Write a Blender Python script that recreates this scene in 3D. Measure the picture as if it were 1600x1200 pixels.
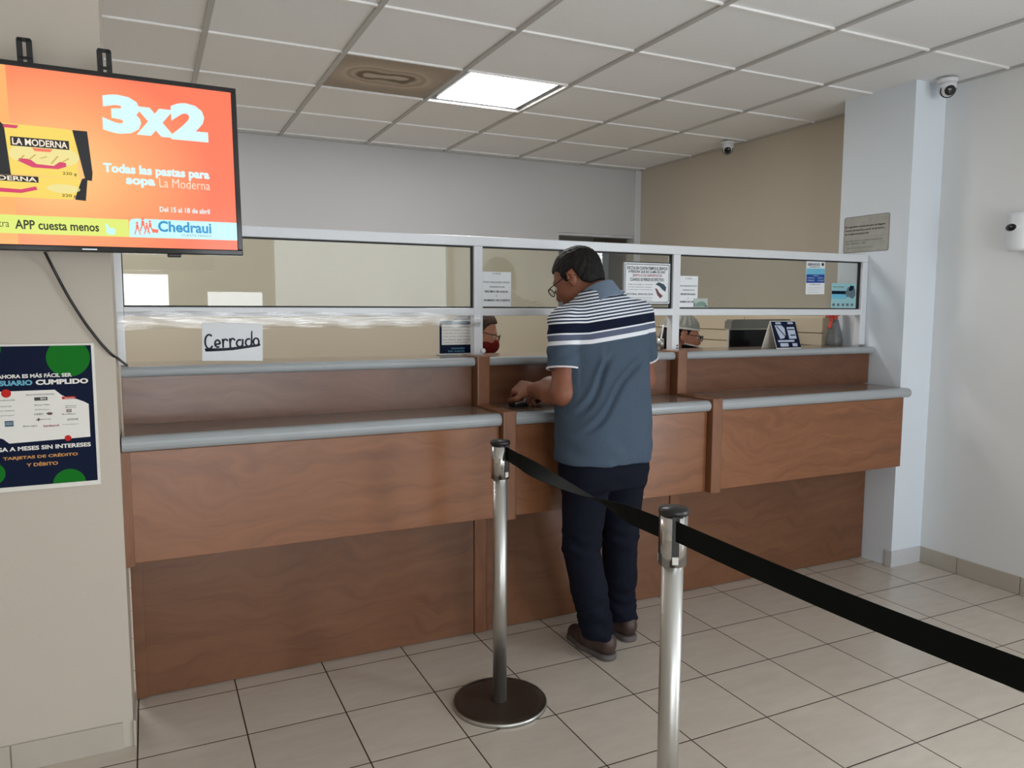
import bpy, bmesh, math, random
import numpy as np
from math import sin, cos, tan, pi, radians, sqrt, atan2
from mathutils import Matrix, Vector

for o in list(bpy.data.objects):
    bpy.data.objects.remove(o, do_unlink=True)
S = bpy.context.scene
COL = S.collection

# ------------------------------------------------------------------ camera
CAMZ = 1.431
_yaw, _pit, _rol, _f = 0.44778, -0.09925, 0.003115, 1185.775
def _cam():
    fw = Vector((sin(_yaw)*cos(_pit), cos(_yaw)*cos(_pit), sin(_pit)))
    r0 = Vector((cos(_yaw), -sin(_yaw), 0)); u0 = r0.cross(fw)
    r = cos(_rol)*r0 + sin(_rol)*u0; u = -sin(_rol)*r0 + cos(_rol)*u0
    cd = bpy.data.cameras.new('camera'); co = bpy.data.objects.new('camera', cd); COL.objects.link(co)
    m = Matrix.Identity(4)
    for i in range(3):
        m[i][0] = r[i]; m[i][1] = u[i]; m[i][2] = -fw[i]
    m[0][3], m[1][3], m[2][3] = 0, 0, CAMZ
    co.matrix_world = m
    cd.sensor_width = 36; cd.lens = 36*_f/1600; cd.clip_start = .05; cd.clip_end = 60
    S.camera = co
_cam()
# ------------------------------------------------------------------ world, lamps, exposure
W = bpy.data.worlds.new('sky'); S.world = W; W.use_nodes = True
W.node_tree.nodes['Background'].inputs[0].default_value = (.75, .87, 1, 1)
W.node_tree.nodes['Background'].inputs[1].default_value = 1.0
S.view_settings.view_transform = 'Standard'; S.view_settings.look = 'None'
S.view_settings.gamma = 1; S.view_settings.use_curve_mapping = False
S.view_settings.exposure = 0.2
def area(name, loc, rot, sx, sy, radiance, col):
    l = bpy.data.lights.new(name, 'AREA'); l.shape = 'RECTANGLE'; l.size = sx; l.size_y = sy
    l.energy = radiance*pi*sx*sy; l.color = col
    o = bpy.data.objects.new(name, l); COL.objects.link(o); o.location = loc; o.rotation_euler = rot
    return o
XR_ = 3.935
# daylight entering through the street windows behind the camera; the widest is an added source
area('daylight', (-.02, -4.12, .95), (radians(90), 0, 0), .62, 1.85, 14.0, (.96, .955, 1))
area('daylight', (1.02, -4.12, .88), (radians(90), 0, 0), .74, 1.60, 8.5, (.95, .945, 1))
area('daylight', (2.67, -4.12, 1.25), (radians(90), 0, 0), 2.5, 2.4, 2.9, (.95, .945, 1))  # added daylight, shining through the wide made-up opening
area('daylight', (XR_+.16, -.475, 1.05), (radians(90), 0, radians(90)), .80, 1.95, 17.0, (.95, .945, 1))

H = 2.6235           # underside of the ceiling grid
# ------------------------------------------------------------------ materials
def srgb(r, g, b):
    f = lambda c: (c/255/12.92) if c/255 <= .04045 else ((c/255+.055)/1.055)**2.4
    return (f(r), f(g), f(b), 1)
class N:
    def __init__(s, name):
        s.m = bpy.data.materials.new(name); s.m.use_nodes = True
        s.nt = s.m.node_tree; s.nt.nodes.clear()
        s.out = s.nt.nodes.new('ShaderNodeOutputMaterial')
    def n(s, t, **kw):
        nd = s.nt.nodes.new('ShaderNode'+t)
        for k, v in kw.items():
            if k[0] == 'i' and k[1:].isdigit(): s.set(nd, int(k[1:]), v)
            elif k.startswith('in_'): s.set(nd, k[3:].replace('_', ' '), v)
            else: setattr(nd, k, v)
        return nd
    def set(s, nd, k, v):
        if hasattr(v, 'is_output'): s.nt.links.new(v, nd.inputs[k])
        else: nd.inputs[k].default_value = v
    def math(s, op, a, b=0.0, c=0.0):
        nd = s.nt.nodes.new('ShaderNodeMath'); nd.operation = op
        s.set(nd, 0, a); s.set(nd, 1, b); s.set(nd, 2, c)
        return nd.outputs[0]
    def mix(s, f, a, b):
        nd = s.nt.nodes.new('ShaderNodeMix'); nd.data_type = 'RGBA'
        s.set(nd, 0, f); s.set(nd, 6, a); s.set(nd, 7, b)
        return nd.outputs[2]
    def pos(s):
        g = s.n('NewGeometry'); x = s.n('SeparateXYZ'); s.nt.links.new(g.outputs['Position'], x.inputs[0])
        return g.outputs['Position'], x.outputs[0], x.outputs[1], x.outputs[2]
    def bsdf(s, color, rough=.5, metal=0.0, spec=.5, bump=None, bstr=.2, bdist=.002, coat=0.0):
        b = s.n('BsdfPrincipled')
        s.set(b, 'Base Color', color); s.set(b, 'Roughness', rough); s.set(b, 'Metallic', metal)
        s.set(b, 'Specular IOR Level', spec); s.set(b, 'Coat Weight', coat); s.set(b, 'Coat Roughness', .15)
        if bump is not None:
            bp = s.n('Bump'); bp.inputs['Strength'].default_value = bstr; bp.inputs['Distance'].default_value = bdist
            s.nt.links.new(bump, bp.inputs['Height']); s.nt.links.new(bp.outputs[0], b.inputs['Normal'])
        s.nt.links.new(b.outputs[0], s.out.inputs[0]); return b
def noise(N_, vec, scale, detail=3, rough=.5):
    n = N_.n('TexNoise'); n.inputs['Scale'].default_value = scale; n.inputs['Detail'].default_value = detail
    n.inputs['Roughness'].default_value = rough
    if vec is not None: N_.nt.links.new(vec, n.inputs['Vector'])
    return n.outputs[0]
def vscale(N_, vec, sc, loc=(0, 0, 0)):
    m = N_.n('Mapping'); m.inputs['Scale'].default_value = sc; m.inputs['Location'].default_value = loc
    N_.nt.links.new(vec, m.inputs['Vector']); return m.outputs[0]
_pm = {}
def plain(name, c, rough=.5, metal=0.0, spec=.5, var=.06, sc=60):
    """one colour with a little procedural mottling"""
    if name in _pm: return _pm[name]
    n = N(name); p = n.n('TexCoord').outputs['Object']
    k = noise(n, p, sc, 2)
    c2 = tuple(min(1, x*(1+var)) for x in c[:3])+(1,); c1 = tuple(x*(1-var) for x in c[:3])+(1,)
    n.bsdf(n.mix(k, c1, c2), rough, metal, spec)
    _pm[name] = n.m; return n.m
def emis(name, c, st):
    if name in _pm: return _pm[name]
    n = N(name); e = n.n('Emission'); e.inputs[0].default_value = c; e.inputs[1].default_value = st
    n.nt.links.new(e.outputs[0], n.out.inputs[0]); _pm[name] = n.m; return n.m
def paint(name, c, rough=.55, c_low=None, zsplit=0):
    n = N(name); p, x, y, z = n.pos()
    k = noise(n, p, 1.3, 4); b = noise(n, p, 130, 3)
    col = n.mix(k, tuple(v*.96 for v in c[:3])+(1,), tuple(min(1, v*1.03) for v in c[:3])+(1,))
    if c_low is not None:
        f = n.math('LESS_THAN', z, zsplit); col = n.mix(f, col, c_low)
    n.bsdf(col, rough, 0, .35, b, .12, .002); return n.m
M = {}
M['wall_cream'] = paint('cream_paint', srgb(196, 187, 174), .5)
M['wall_white'] = paint('white_paint', srgb(205, 206, 208), .5, srgb(208, 199, 178), 1.93)
M['wall_tan'] = paint('tan_paint', srgb(204, 195, 179), .5)
M['wall_right'] = paint('right_wall_paint', srgb(236, 238, 239), .5)
M['column'] = paint('column_paint', srgb(232, 241, 250), .5)
def floor_mat():
    n = N('floor_tiles'); p, x, y, z = n.pos(); T = .333
    a = n.math('DIVIDE', n.math('SUBTRACT', x, .2512-T*40), T); b = n.math('DIVIDE', n.math('SUBTRACT', y, 2.9038-T*40), T)
    fa = n.math('FRACT', a); fb = n.math('FRACT', b)
    da = n.math('MINIMUM', fa, n.math('SUBTRACT', 1, fa)); db = n.math('MINIMUM', fb, n.math('SUBTRACT', 1, fb))
    d = n.math('MINIMUM', da, db)
    gr = n.math('LESS_THAN', d, .0072)
    cid = n.n('CombineXYZ'); n.nt.links.new(n.math('FLOOR', a), cid.inputs[0]); n.nt.links.new(n.math('FLOOR', b), cid.inputs[1])
    wn = n.n('TexWhiteNoise'); n.nt.links.new(cid.outputs[0], wn.inputs[0])
    off = n.n('VectorMath', operation='MULTIPLY_ADD'); n.nt.links.new(wn.outputs[1], off.inputs[0]); off.inputs[1].default_value = (9, 9, 9); n.nt.links.new(p, off.inputs[2])
    k = noise(n, vscale(n, off.outputs[0], (2.2, 7, 1)), 3.0, 5, .6)
    c = n.mix(k, srgb(196, 185, 171), srgb(218, 209, 197))
    v = n.math('MULTIPLY_ADD', wn.outputs[0], .08, .95)
    mm = n.n('VectorMath', operation='SCALE'); n.nt.links.new(c, mm.inputs[0]); n.nt.links.new(v, mm.inputs['Scale'])
    c = n.mix(gr, mm.outputs[0], srgb(56, 43, 33))
    h = n.math('MINIMUM', n.math('MULTIPLY', d, 80), 1.0)
    rg = n.math('MULTIPLY_ADD', gr, .5, n.math('MULTIPLY_ADD', k, .12, .17))
    n.bsdf(c, rg, 0, .5, h, .35, .0015); return n.m
M['floor'] = floor_mat()
def ceil_mat():
    n = N('acoustic_tiles'); p, x, y, z = n.pos()
    k = noise(n, p, 160, 3, .7); k2 = noise(n, p, 1.1, 2)
    c = n.mix(k, srgb(232, 233, 234), srgb(249, 250, 250)); c = n.mix(n.math('MULTIPLY', k2, .2), c, srgb(228, 226, 222))
    n.bsdf(c, .9, 0, .2, k, .35, .002); return n.m
M['ceiling'] = ceil_mat()
M['grid'] = plain('shaded_grid_metal', srgb(188, 187, 184), .5)  # runners greyer than the cross tees: shade put into the colour
def stain_mat():
    n = N('stained_tile'); p, x, y, z = n.pos()
    q = n.n('VectorMath', operation='SUBTRACT'); n.nt.links.new(p, q.inputs[0]); q.inputs[1].default_value = (1.18, 3.99, 0)
    w = noise(n, p, 7, 3)
    s = n.n('SeparateXYZ'); n.nt.links.new(q.outputs[0], s.inputs[0])
    ax = n.math('ABSOLUTE', s.outputs[0])
    dx = n.math('MAXIMUM', n.math('SUBTRACT', ax, .09), 0); dy = n.math('MULTIPLY_ADD', w, .10, n.math('SUBTRACT', s.outputs[1], .05))
    d = n.math('SQRT', n.math('ADD', n.math('MULTIPLY', dx, dx), n.math('MULTIPLY', dy, dy)))
    d = n.math('MULTIPLY_ADD', w, .03, d)
    r = n.n('ValToRGB'); n.nt.links.new(n.math('MULTIPLY', d, 4.0), r.inputs[0]); e = r.color_ramp.elements
    e[0].position = 0; e[0].color = srgb(196, 184, 168); e[1].position = 1; e[1].color = srgb(168, 156, 142)
    for ps, cc in ((.16, (196, 184, 168)), (.22, (120, 108, 90)), (.30, (124, 112, 94)), (.40, (190, 178, 162)), (.52, (166, 152, 134)), (.6, (196, 184, 168)), (.72, (182, 168, 152))):
        el = e.new(ps); el.color = srgb(*cc)
    n.bsdf(r.outputs[0], .85, 0, .2, noise(n, p, 160, 3), .3, .002); return n.m
M['stain'] = stain_mat()
def wood(name, c0, c1, c2, rough=.19, vertical=False, coat=.0):
    n = N(name); p = n.n('TexCoord').outputs['Object']
    sc = (5, 5, 1.2) if vertical else (1.0, 4, 8.5)
    warp = noise(n, vscale(n, p, (1.1, 1, 1.6)), 1.6, 3)
    wv = n.n('VectorMath', operation='MULTIPLY_ADD'); cmb = n.n('CombineXYZ'); n.nt.links.new(warp, cmb.inputs[2]); n.nt.links.new(warp, cmb.inputs[0])
    n.nt.links.new(cmb.outputs[0], wv.inputs[0]); wv.inputs[1].default_value = (.30, 0, .55); n.nt.links.new(p, wv.inputs[2])
    v = vscale(n, wv.outputs[0], sc)
    k = noise(n, v, 2.4, 6, .62); fine = noise(n, vscale(n, p, (7, 60, 170) if not vertical else (170, 60, 7)), 1.0, 3, .6)
    r = n.n('ValToRGB'); n.nt.links.new(k, r.inputs[0]); e = r.color_ramp.elements
    e[0].position = .30; e[0].color = c0; e[1].position = .74; e[1].color = c2; el = e.new(.5); el.color = c1
    c = n.mix(n.math('MULTIPLY', fine, .28), r.outputs[0], c0)
    b = n.math('ADD', n.math('MULTIPLY', k, 1.6), fine)
    n.bsdf(c, n.math('MULTIPLY_ADD', fine, .12, rough), 0, .45, b, .05, .001, coat); return n.m
M['wood'] = wood('veneer_light', srgb(122, 79, 53), srgb(138, 91, 62), srgb(150, 101, 70))
M['wood_mid'] = wood('veneer_mid', srgb(100, 64, 46), srgb(114, 75, 53), srgb(124, 84, 60))
M['wood_base'] = wood('veneer_base', srgb(104, 68, 47), srgb(118, 79, 55), srgb(128, 88, 61), .26)
M['wood_post'] = wood('post_wood', srgb(112, 72, 47), srgb(130, 85, 57), srgb(144, 97, 66), .3, True)
M['lam'] = plain('grey_laminate', srgb(166, 172, 176), .24, 0, .6, .05, 8)
M['top'] = plain('brown_laminate', srgb(128, 112, 100), .16, 0, .6, .06, 10)
M['alu'] = plain('white_aluminium', srgb(222, 226, 231), .32, 0, .5, .03)
M['gasket'] = plain('black_gasket', srgb(22, 22, 26), .6)
M['steel'] = None
def steel():
    n = N('brushed_steel'); p = n.n('TexCoord').outputs['Object']
    k = noise(n, vscale(n, p, (3, 3, 60)), 6, 3); s = noise(n, vscale(n, p, (1, 1, .2)), 14, 2)
    c = n.mix(s, srgb(176, 176, 172), srgb(206, 206, 203))
    n.bsdf(c, n.math('MULTIPLY_ADD', k, .08, .36), 1.0, .5); return n.m
M['steel'] = steel()
M['polished'] = plain('polished_steel', srgb(196, 196, 194), .16, 1.0, .5, .02)
M['disc'] = plain('dark_base_plate', srgb(88, 76, 68), .3, .6, .5, .15, 14)
M['black'] = plain('black_plastic', srgb(24, 24, 26), .35, 0, .5)
M['gloss_black'] = plain('gloss_black', srgb(14, 15, 19), .12, 0, .6)
M['belt'] = plain('black_belt', srgb(10, 15, 13), .7, 0, .12, .15, 300)
M['paper'] = plain('white_paper', srgb(232, 236, 240), .7, 0, .2, .02)
M['ink'] = plain('black_ink', srgb(30, 32, 38), .7)
M['ink_grey'] = plain('grey_ink', srgb(96, 106, 116), .7)
M['ink_red'] = plain('red_ink', srgb(150, 50, 60), .7)
M['marker'] = plain('marker_ink', srgb(16, 24, 44), .6)
M['navy'] = plain('navy_print', srgb(12, 24, 52), .6, 0, .12)
M['green'] = plain('green_print', srgb(20, 116, 34), .6, 0, .12)
M['pred'] = plain('red_print', srgb(196, 44, 40), .6, 0, .12)
M['pwhite'] = plain('white_print', srgb(236, 234, 228), .5, 0, .3, .02)
M['cyan'] = plain('cyan_print', srgb(110, 176, 200), .6, 0, .12)
M['porange'] = plain('orange_print', srgb(206, 152, 92), .6, 0, .12)
M['pblue'] = plain('blue_print', srgb(40, 84, 160), .6, 0, .12)
M['lblue'] = plain('light_blue_print', srgb(110, 190, 220), .45)
M['teal'] = plain('teal_print', srgb(150, 200, 208), .45)
M['white_plastic'] = plain('white_plastic', srgb(228, 232, 236), .3, 0, .5, .02)
M['skin'] = None
def skin(name, c, c2):
    n = N(name); p = n.n('TexCoord').outputs['Object']
    k = noise(n, p, 30, 4); b = noise(n, p, 260, 2)
    x = n.bsdf(n.mix(k, c, c2), .5, 0, .4, b, .15, .001)
    x.inputs['Subsurface Weight'].default_value = .08; x.inputs['Subsurface Radius'].default_value = (.01, .004, .002)
    return n.m
M['skin'] = skin('tanned_skin', srgb(124, 76, 56), srgb(146, 94, 72))
M['skin_warm'] = skin('warm_skin', srgb(176, 116, 92), srgb(196, 138, 112))
def hairm(name, c):
    n = N(name); p = n.n('TexCoord').outputs['Object']
    k = noise(n, vscale(n, p, (160, 160, 30)), 1.5, 4, .7)
    n.bsdf(n.mix(k, tuple(v*.6 for v in c[:3])+(1,), tuple(v*1.5 for v in c[:3])+(1,)), .6, 0, .25, k, .6, .004); return n.m
M['hair'] = hairm('black_hair', srgb(17, 15, 15)); M['hair_brown'] = hairm('brown_hair', srgb(62, 44, 36))
def denim():
    n = N('dark_denim'); p = n.n('TexCoord').outputs['Object']
    k = noise(n, p, 6, 4); w = noise(n, vscale(n, p, (700, 700, 160)), 1, 2)
    n.bsdf(n.mix(k, srgb(12, 15, 26), srgb(21, 25, 40)), .85, 0, .15, w, .3, .001); return n.m
M['denim'] = denim()
def shirtm():
    n = N('striped_polo_cloth')
    a = n.n('Attribute', attribute_name='stripe').outputs['Fac']; hem = n.n('Attribute', attribute_name='hem').outputs['Fac']
    p = n.n('TexCoord').outputs['Object']
    heather = n.mix(noise(n, vscale(n, p, (240, 240, 420)), 1, 3, .8), srgb(47, 60, 76), srgb(90, 105, 122))
    navy = srgb(22, 28, 48); white = srgb(226, 230, 236); blue = n.mix(noise(n, p, 300, 2), srgb(84, 92, 114), srgb(100, 108, 130))
    fr = n.math('FRACT', n.math('DIVIDE', n.math('SUBTRACT', a, 1.396-.0128*20), .0128))
    st = n.mix(n.math('LESS_THAN', fr, .5), srgb(52, 62, 84), white)
    c = heather
    for lim, col in ((1.315, white), (1.331, blue), (1.353, white), (1.359, navy), (1.396, st)):
        c = n.mix(n.math('GREATER_THAN', a, lim), c, col)
    c = n.mix(n.math('GREATER_THAN', hem, .5), c, srgb(232, 226, 228))
    w = noise(n, vscale(n, p, (500, 500, 500)), 1, 2)
    n.bsdf(c, .9, 0, .12, w, .25, .001); return n.m
M['shirt'] = shirtm()
M['collar'] = plain('heather_collar', srgb(112, 128, 148), .9, 0, .1, .12, 300)
M['leather'] = plain('brown_leather', srgb(66, 50, 45), .45, 0, .4, .25, 25)
M['sole'] = plain('grey_rubber', srgb(92, 86, 84), .7)
M['knit'] = plain('grey_knit', srgb(150, 150, 142), .95, 0, .1, .25, 90)
M['mask_red'] = plain('dark_red_cloth', srgb(112, 34, 28), .9, 0, .1, .15, 40)
M['mask_black'] = plain('black_cloth', srgb(22, 22, 26), .9, 0, .1)
M['cloth_grey'] = plain('grey_uniform', srgb(120, 120, 126), .9, 0, .1)
def glassm(name, tint=(1, 1, 1, 1), rough=0.0, boost=1.0):
    n = N(name); g = n.n('NewGeometry')
    fr = n.n('Fresnel'); n.nt.links.new(n.math('MULTIPLY_ADD', g.outputs['Backfacing'], .6667-1.5, 1.5), fr.inputs['IOR'])
    t = n.n('BsdfTransparent'); t.inputs[0].default_value = tint
    gl = n.n('BsdfGlossy'); gl.inputs['Roughness'].default_value = rough
    m = n.n('MixShader'); n.nt.links.new(n.math('MULTIPLY', fr.outputs[0], boost), m.inputs[0])
    n.nt.links.new(t.outputs[0], m.inputs[1]); n.nt.links.new(gl.outputs[0], m.inputs[2])
    n.nt.links.new(m.outputs[0], n.out.inputs[0]); return n.m
M['glass'] = glassm('clear_glass', (.93, .95, .94, 1))
M['lens'] = glassm('spectacle_lens')
def tapem():
    n = N('clear_tape'); p = n.n('TexCoord').outputs['Object']
    k = noise(n, vscale(n, p, (1.6, 1, 120)), 1.4, 4, .65)
    bp = n.n('Bump'); bp.inputs['Strength'].default_value = 1; bp.inputs['Distance'].default_value = .0016; n.nt.links.new(k, bp.inputs['Height'])
    gl = n.n('BsdfGlossy'); gl.inputs['Roughness'].default_value = .06; n.nt.links.new(bp.outputs[0], gl.inputs['Normal'])
    t = n.n('BsdfTransparent'); t.inputs[0].default_value = (.95, .95, .95, 1)
    m = n.n('MixShader'); m.inputs[0].default_value = .20
    n.nt.links.new(t.outputs[0], m.inputs[1]); n.nt.links.new(gl.outputs[0], m.inputs[2]); n.nt.links.new(m.outputs[0], n.out.inputs[0]); return n.m
M['tape'] = tapem()
M['panel_light'] = emis('lamp_diffuser', (1, .985, .975, 1), 23.0)

# ------------------------------------------------------------------ mesh helpers
class MB:
    def __init__(s): s.v = []; s.f = []; s.sm = []
    def add(s, vs, fs, smooth=False):
        b = len(s.v); s.v += [tuple(v) for v in vs]; s.f += [tuple(b+i for i in f) for f in fs]; s.sm += [smooth]*len(fs); return s
    def box(s, x0, x1, y0, y1, z0, z1, bev=0.0):
        if bev <= 0:
            vs = [(x, y, z) for x in (x0, x1) for y in (y0, y1) for z in (z0, z1)]
            return s.add(vs, [(0, 1, 3, 2), (4, 6, 7, 5), (0, 4, 5, 1), (2, 3, 7, 6), (0, 2, 6, 4), (1, 5, 7, 3)])
        bm = bmesh.new(); bmesh.ops.create_cube(bm, size=1)
        for v in bm.verts: v.co = Vector(((x0+x1)/2+v.co.x*(x1-x0), (y0+y1)/2+v.co.y*(y1-y0), (z0+z1)/2+v.co.z*(z1-z0)))
        bmesh.ops.bevel(bm, geom=list(bm.edges), offset=bev, segments=2, affect='EDGES', profile=.5)
        bm.verts.index_update(); s.add([v.co for v in bm.verts], [[v.index for v in f.verts] for f in bm.faces]); bm.free(); return s
    def prism(s, poly, axis, a, b):
        """poly of 2-tuples extruded along axis; x: (y,z)  y: (x,z)  z: (x,y)"""
        n = len(poly)
        mk = {'x': lambda p, t: (t, p[0], p[1]), 'y': lambda p, t: (p[0], t, p[1]), 'z': lambda p, t: (p[0], p[1], t)}[axis]
        vs = [mk(p, a) for p in poly]+[mk(p, b) for p in poly]
        area_ = sum(poly[i][0]*poly[(i+1) % n][1]-poly[(i+1) % n][0]*poly[i][1] for i in range(n))
        fl = (area_ > 0) != (axis == 'y')
        fs = [tuple(range(n))[::-1] if fl else tuple(range(n)), tuple(range(n, 2*n)) if fl else tuple(range(n, 2*n))[::-1]]
        for i in range(n):
            j = (i+1) % n; q = (i, j, n+j, n+i); fs.append(q if fl else q[::-1])
        return s.add(vs, fs)
    def lathe(s, prof, seg=32, c=(0, 0, 0), mat=None, smooth=True):
        vs = []; fs = []; n = len(prof)
        for i in range(seg):
            a = 2*pi*i/seg
            for r, z in prof:
                v = Vector((r*cos(a), r*sin(a), z))
                if mat is not None: v = mat @ v
                vs.append((v[0]+c[0], v[1]+c[1], v[2]+c[2]))
        for i in range(seg):
            j = (i+1) % seg
            for k in range(n-1): fs.append((i*n+k, j*n+k, j*n+k+1, i*n+k+1))
        fs.append(tuple(i*n for i in range(seg))[::-1]); fs.append(tuple(i*n+n-1 for i in range(seg)))
        return s.add(vs, fs, smooth)
    def tube(s, pts, r, seg=10, smooth=True):
        pts = [Vector(p) for p in pts]; n = len(pts); rs = r if isinstance(r, (list, tuple)) else [r]*n
        vs = []; fs = []; up = Vector((0, 0, 1)); prev = None
        for i, p in enumerate(pts):
            t = (pts[min(i+1, n-1)]-pts[max(i-1, 0)]).normalized()
            if prev is None:
                a = t.cross(up if abs(t.z) < .9 else Vector((1, 0, 0))).normalized()
            else: a = (prev - t*prev.dot(t)).normalized()
            prev = a; b = t.cross(a)
            for k in range(seg): vs.append(p+rs[i]*(cos(2*pi*k/seg)*a+sin(2*pi*k/seg)*b))
        for i in range(n-1):
            for k in range(seg):
                j = (k+1) % seg; fs.append((i*seg+k, i*seg+j, (i+1)*seg+j, (i+1)*seg+k))
        fs.append(tuple(range(seg))[::-1]); fs.append(tuple((n-1)*seg+k for k in range(seg)))
        return s.add(vs, fs, smooth)
    def ball(s, c, r, seg=20, rings=12, mat=None):
        r = (r, r, r) if not isinstance(r, (tuple, list)) else r
        vs = []; fs = []
        for i in range(rings+1):
            th = pi*i/rings
            for k in range(seg):
                v = Vector((r[0]*sin(th)*cos(2*pi*k/seg), r[1]*sin(th)*sin(2*pi*k/seg), r[2]*cos(th)))
                if mat is not None: v = mat @ v
                vs.append((v[0]+c[0], v[1]+c[1], v[2]+c[2]))
        for i in range(rings):
            for k in range(seg):
                j = (k+1) % seg; fs.append((i*seg+k, (i+1)*seg+k, (i+1)*seg+j, i*seg+j))
        return s.add(vs, fs, True)
    def sheet(s, poly, y, back=None):
        """flat polygon (x,z) facing -y, optionally with thickness back to y=back"""
        if back is None:
            a = sum(poly[i][0]*poly[(i+1) % len(poly)][1]-poly[(i+1) % len(poly)][0]*poly[i][1] for i in range(len(poly)))
            p = poly if a > 0 else poly[::-1]
            return s.add([(x, y, z) for x, z in p], [tuple(range(len(p)))])
        return s.prism(poly, 'y', y, back)
    def mesh(s, name):
        me = bpy.data.meshes.new(name); me.from_pydata([tuple(v) for v in s.v], [], s.f); me.update()
        me.polygons.foreach_set('use_smooth', s.sm); return me
def rect(x0, x1, z0, z1): return [(x0, z0), (x1, z0), (x1, z1), (x0, z1)]
def disc(cx, cz, r, n=40, clip=None, rz=None):
    rz = rz or r; p = []
    for i in range(n):
        x, z = cx+r*cos(2*pi*i/n), cz+rz*sin(2*pi*i/n)
        if clip: x = min(max(x, clip[0]), clip[1]); z = min(max(z, clip[2]), clip[3])
        if not p or abs(p[-1][0]-x)+abs(p[-1][1]-z) > 1e-6: p.append((x, z))
    return p
def rrect(x0, x1, z0, z1, r, n=6):
    p = []
    for cx, cz, a0 in ((x1-r, z0+r, -90), (x1-r, z1-r, 0), (x0+r, z1-r, 90), (x0+r, z0+r, 180)):
        for i in range(n+1):
            a = radians(a0+90*i/n); p.append((cx+r*cos(a), cz+r*sin(a)))
    return p
def obj(name, mb, mat, parent=None, label=None):
    me = mb.mesh(name) if isinstance(mb, MB) else mb
    o = bpy.data.objects.new(name, me); COL.objects.link(o); me.materials.append(mat)
    if parent is not None: o.parent = parent
    if label: o['label'] = label
    return o
def tag(o, label, cat, group=None):
    o['label'] = label; o['category'] = cat
    if group: o['group'] = group
    return o
def thing(name, label, cat, loc=(0, 0, 0), rz=0.0, group=None, rot=None):
    o = bpy.data.objects.new(name, None); COL.objects.link(o); o.empty_display_size = .1
    o.location = loc; o.rotation_euler = rot or (0, 0, rz)
    return tag(o, label, cat, group)
def struct(name, mb, mat, parent=None):
    o = obj(name, mb, mat, parent); o['kind'] = 'structure'; return o
# text: glyph outlines turned into flat meshes
_tc = {}
def glyphs(s, bold):
    key = (s, bold)
    if key not in _tc:
        c = bpy.data.curves.new('t', 'FONT'); c.body = s; c.size = 1; c.offset = bold; c.resolution_u = 3
        o = bpy.data.objects.new('t', c); COL.objects.link(o)
        dg = bpy.context.evaluated_depsgraph_get(); dg.update()
        me = bpy.data.meshes.new_from_object(o.evaluated_get(dg))
        v = np.zeros(len(me.vertices)*3); me.vertices.foreach_get('co', v); v = v.reshape(-1, 3)
        f = [tuple(p.vertices) for p in me.polygons]
        bpy.data.objects.remove(o, do_unlink=True); bpy.data.curves.remove(c); bpy.data.meshes.remove(me)
        _tc[key] = (v, f)
    return _tc[key]
def text(mb, s, x0, x1, z0, z1, y, bold=0.0, slant=0.0):
    """fit the string into the box x0..x1, z0..z1 on the plane y, facing -y"""
    v, f = glyphs(s, bold)
    if len(v) == 0: return
    lo = v.min(0); hi = v.max(0); sx = (x1-x0)/(hi[0]-lo[0]); sz = (z1-z0)/max(1e-6, hi[1]-lo[1])
    vs = [(x0+(p[0]-lo[0])*sx, y, z0+(p[1]-lo[1])*sz + slant*(p[0]-lo[0])*sx) for p in v]
    mb.add(vs, f)

# ------------------------------------------------------------------ setting
XR, XL, YB, YF = 3.935, -2.6, 5.62, -4.0
WL_X, WL_Y = -.092, 2.665
struct('floor', MB().box(XL-.1, XR+.1, YF-.1, YB+.1, -.1, 0), M['floor'])
def ceiling():
    b = MB(); lx, ly = 1.5003, 3.6864           # opening for the lamp, one cell
    # tiles sit 9 mm above the bars: one slab with the lamp cell and the stained tile cell left out
    x0, x1, x2 = .8902+.012, 2.1103-.012, 1.5003
    y0, y1 = 3.6864+.0, 4.2993
    z0, z1 = H+.009, H+.06
    holes = [(0, 4, 2), (1, 1, 1), (1, 0, 1)]
    gx = [.2802+.61*i for i in range(-5, 7)]; gy = [4.2993-.6128*j for j in range(-3, 15)]
    open_cells = {(.8902, 3.6865), (1.5002, 3.6865), (-.9398, 4.2993)}
    ex = [XL-.1]+[x for x in gx if XL < x < XR]+[XR+.1]; ey = [YF-.1]+sorted(y for y in gy if YF < y < YB)+[YB+.1]
    for a_, c_ in zip(ex[:-1], ex[1:]):
        for e_, f_ in zip(ey[:-1], ey[1:]):
            if any(abs(a_-h[0]) < .01 and abs(e_-h[1]) < .01 for h in open_cells): continue
            b.box(a_, c_, e_, f_, z0, z1)
    b.box(XL-.1, XR+.1, YF-.1, YB+.1, z1, z1+.03)
    c = struct('ceiling', b, M['ceiling'])
    g = MB(); ct = MB(); w = .012
    i = -5
    while .2802+.61*i < XR:
        x = .2802+.61*i
        if x > XL: g.box(x-w, x+w, YF, YB, H, H+.02)
        i += 1
    j = -3
    while 4.2993-.6128*j > YF:
        y = 4.2993-.6128*j
        if y < YB: ct.box(XL, XR, y-.007, y+.007, H+.0004, H+.0196)
        j += 1
    for a in ((XL, XR, YB-.02, YB), (XR-.02, XR, YF, YB)): g.box(a[0], a[1], a[2], a[3], H-.001, H+.02)
    struct('ceiling_grid', g, M['grid'], c); struct('ceiling_cross_tee', ct, plain('lit_tee', srgb(244, 244, 243), .4), c)  # tees coloured lighter than the runners, standing in for window light on them
ceiling()
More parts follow.
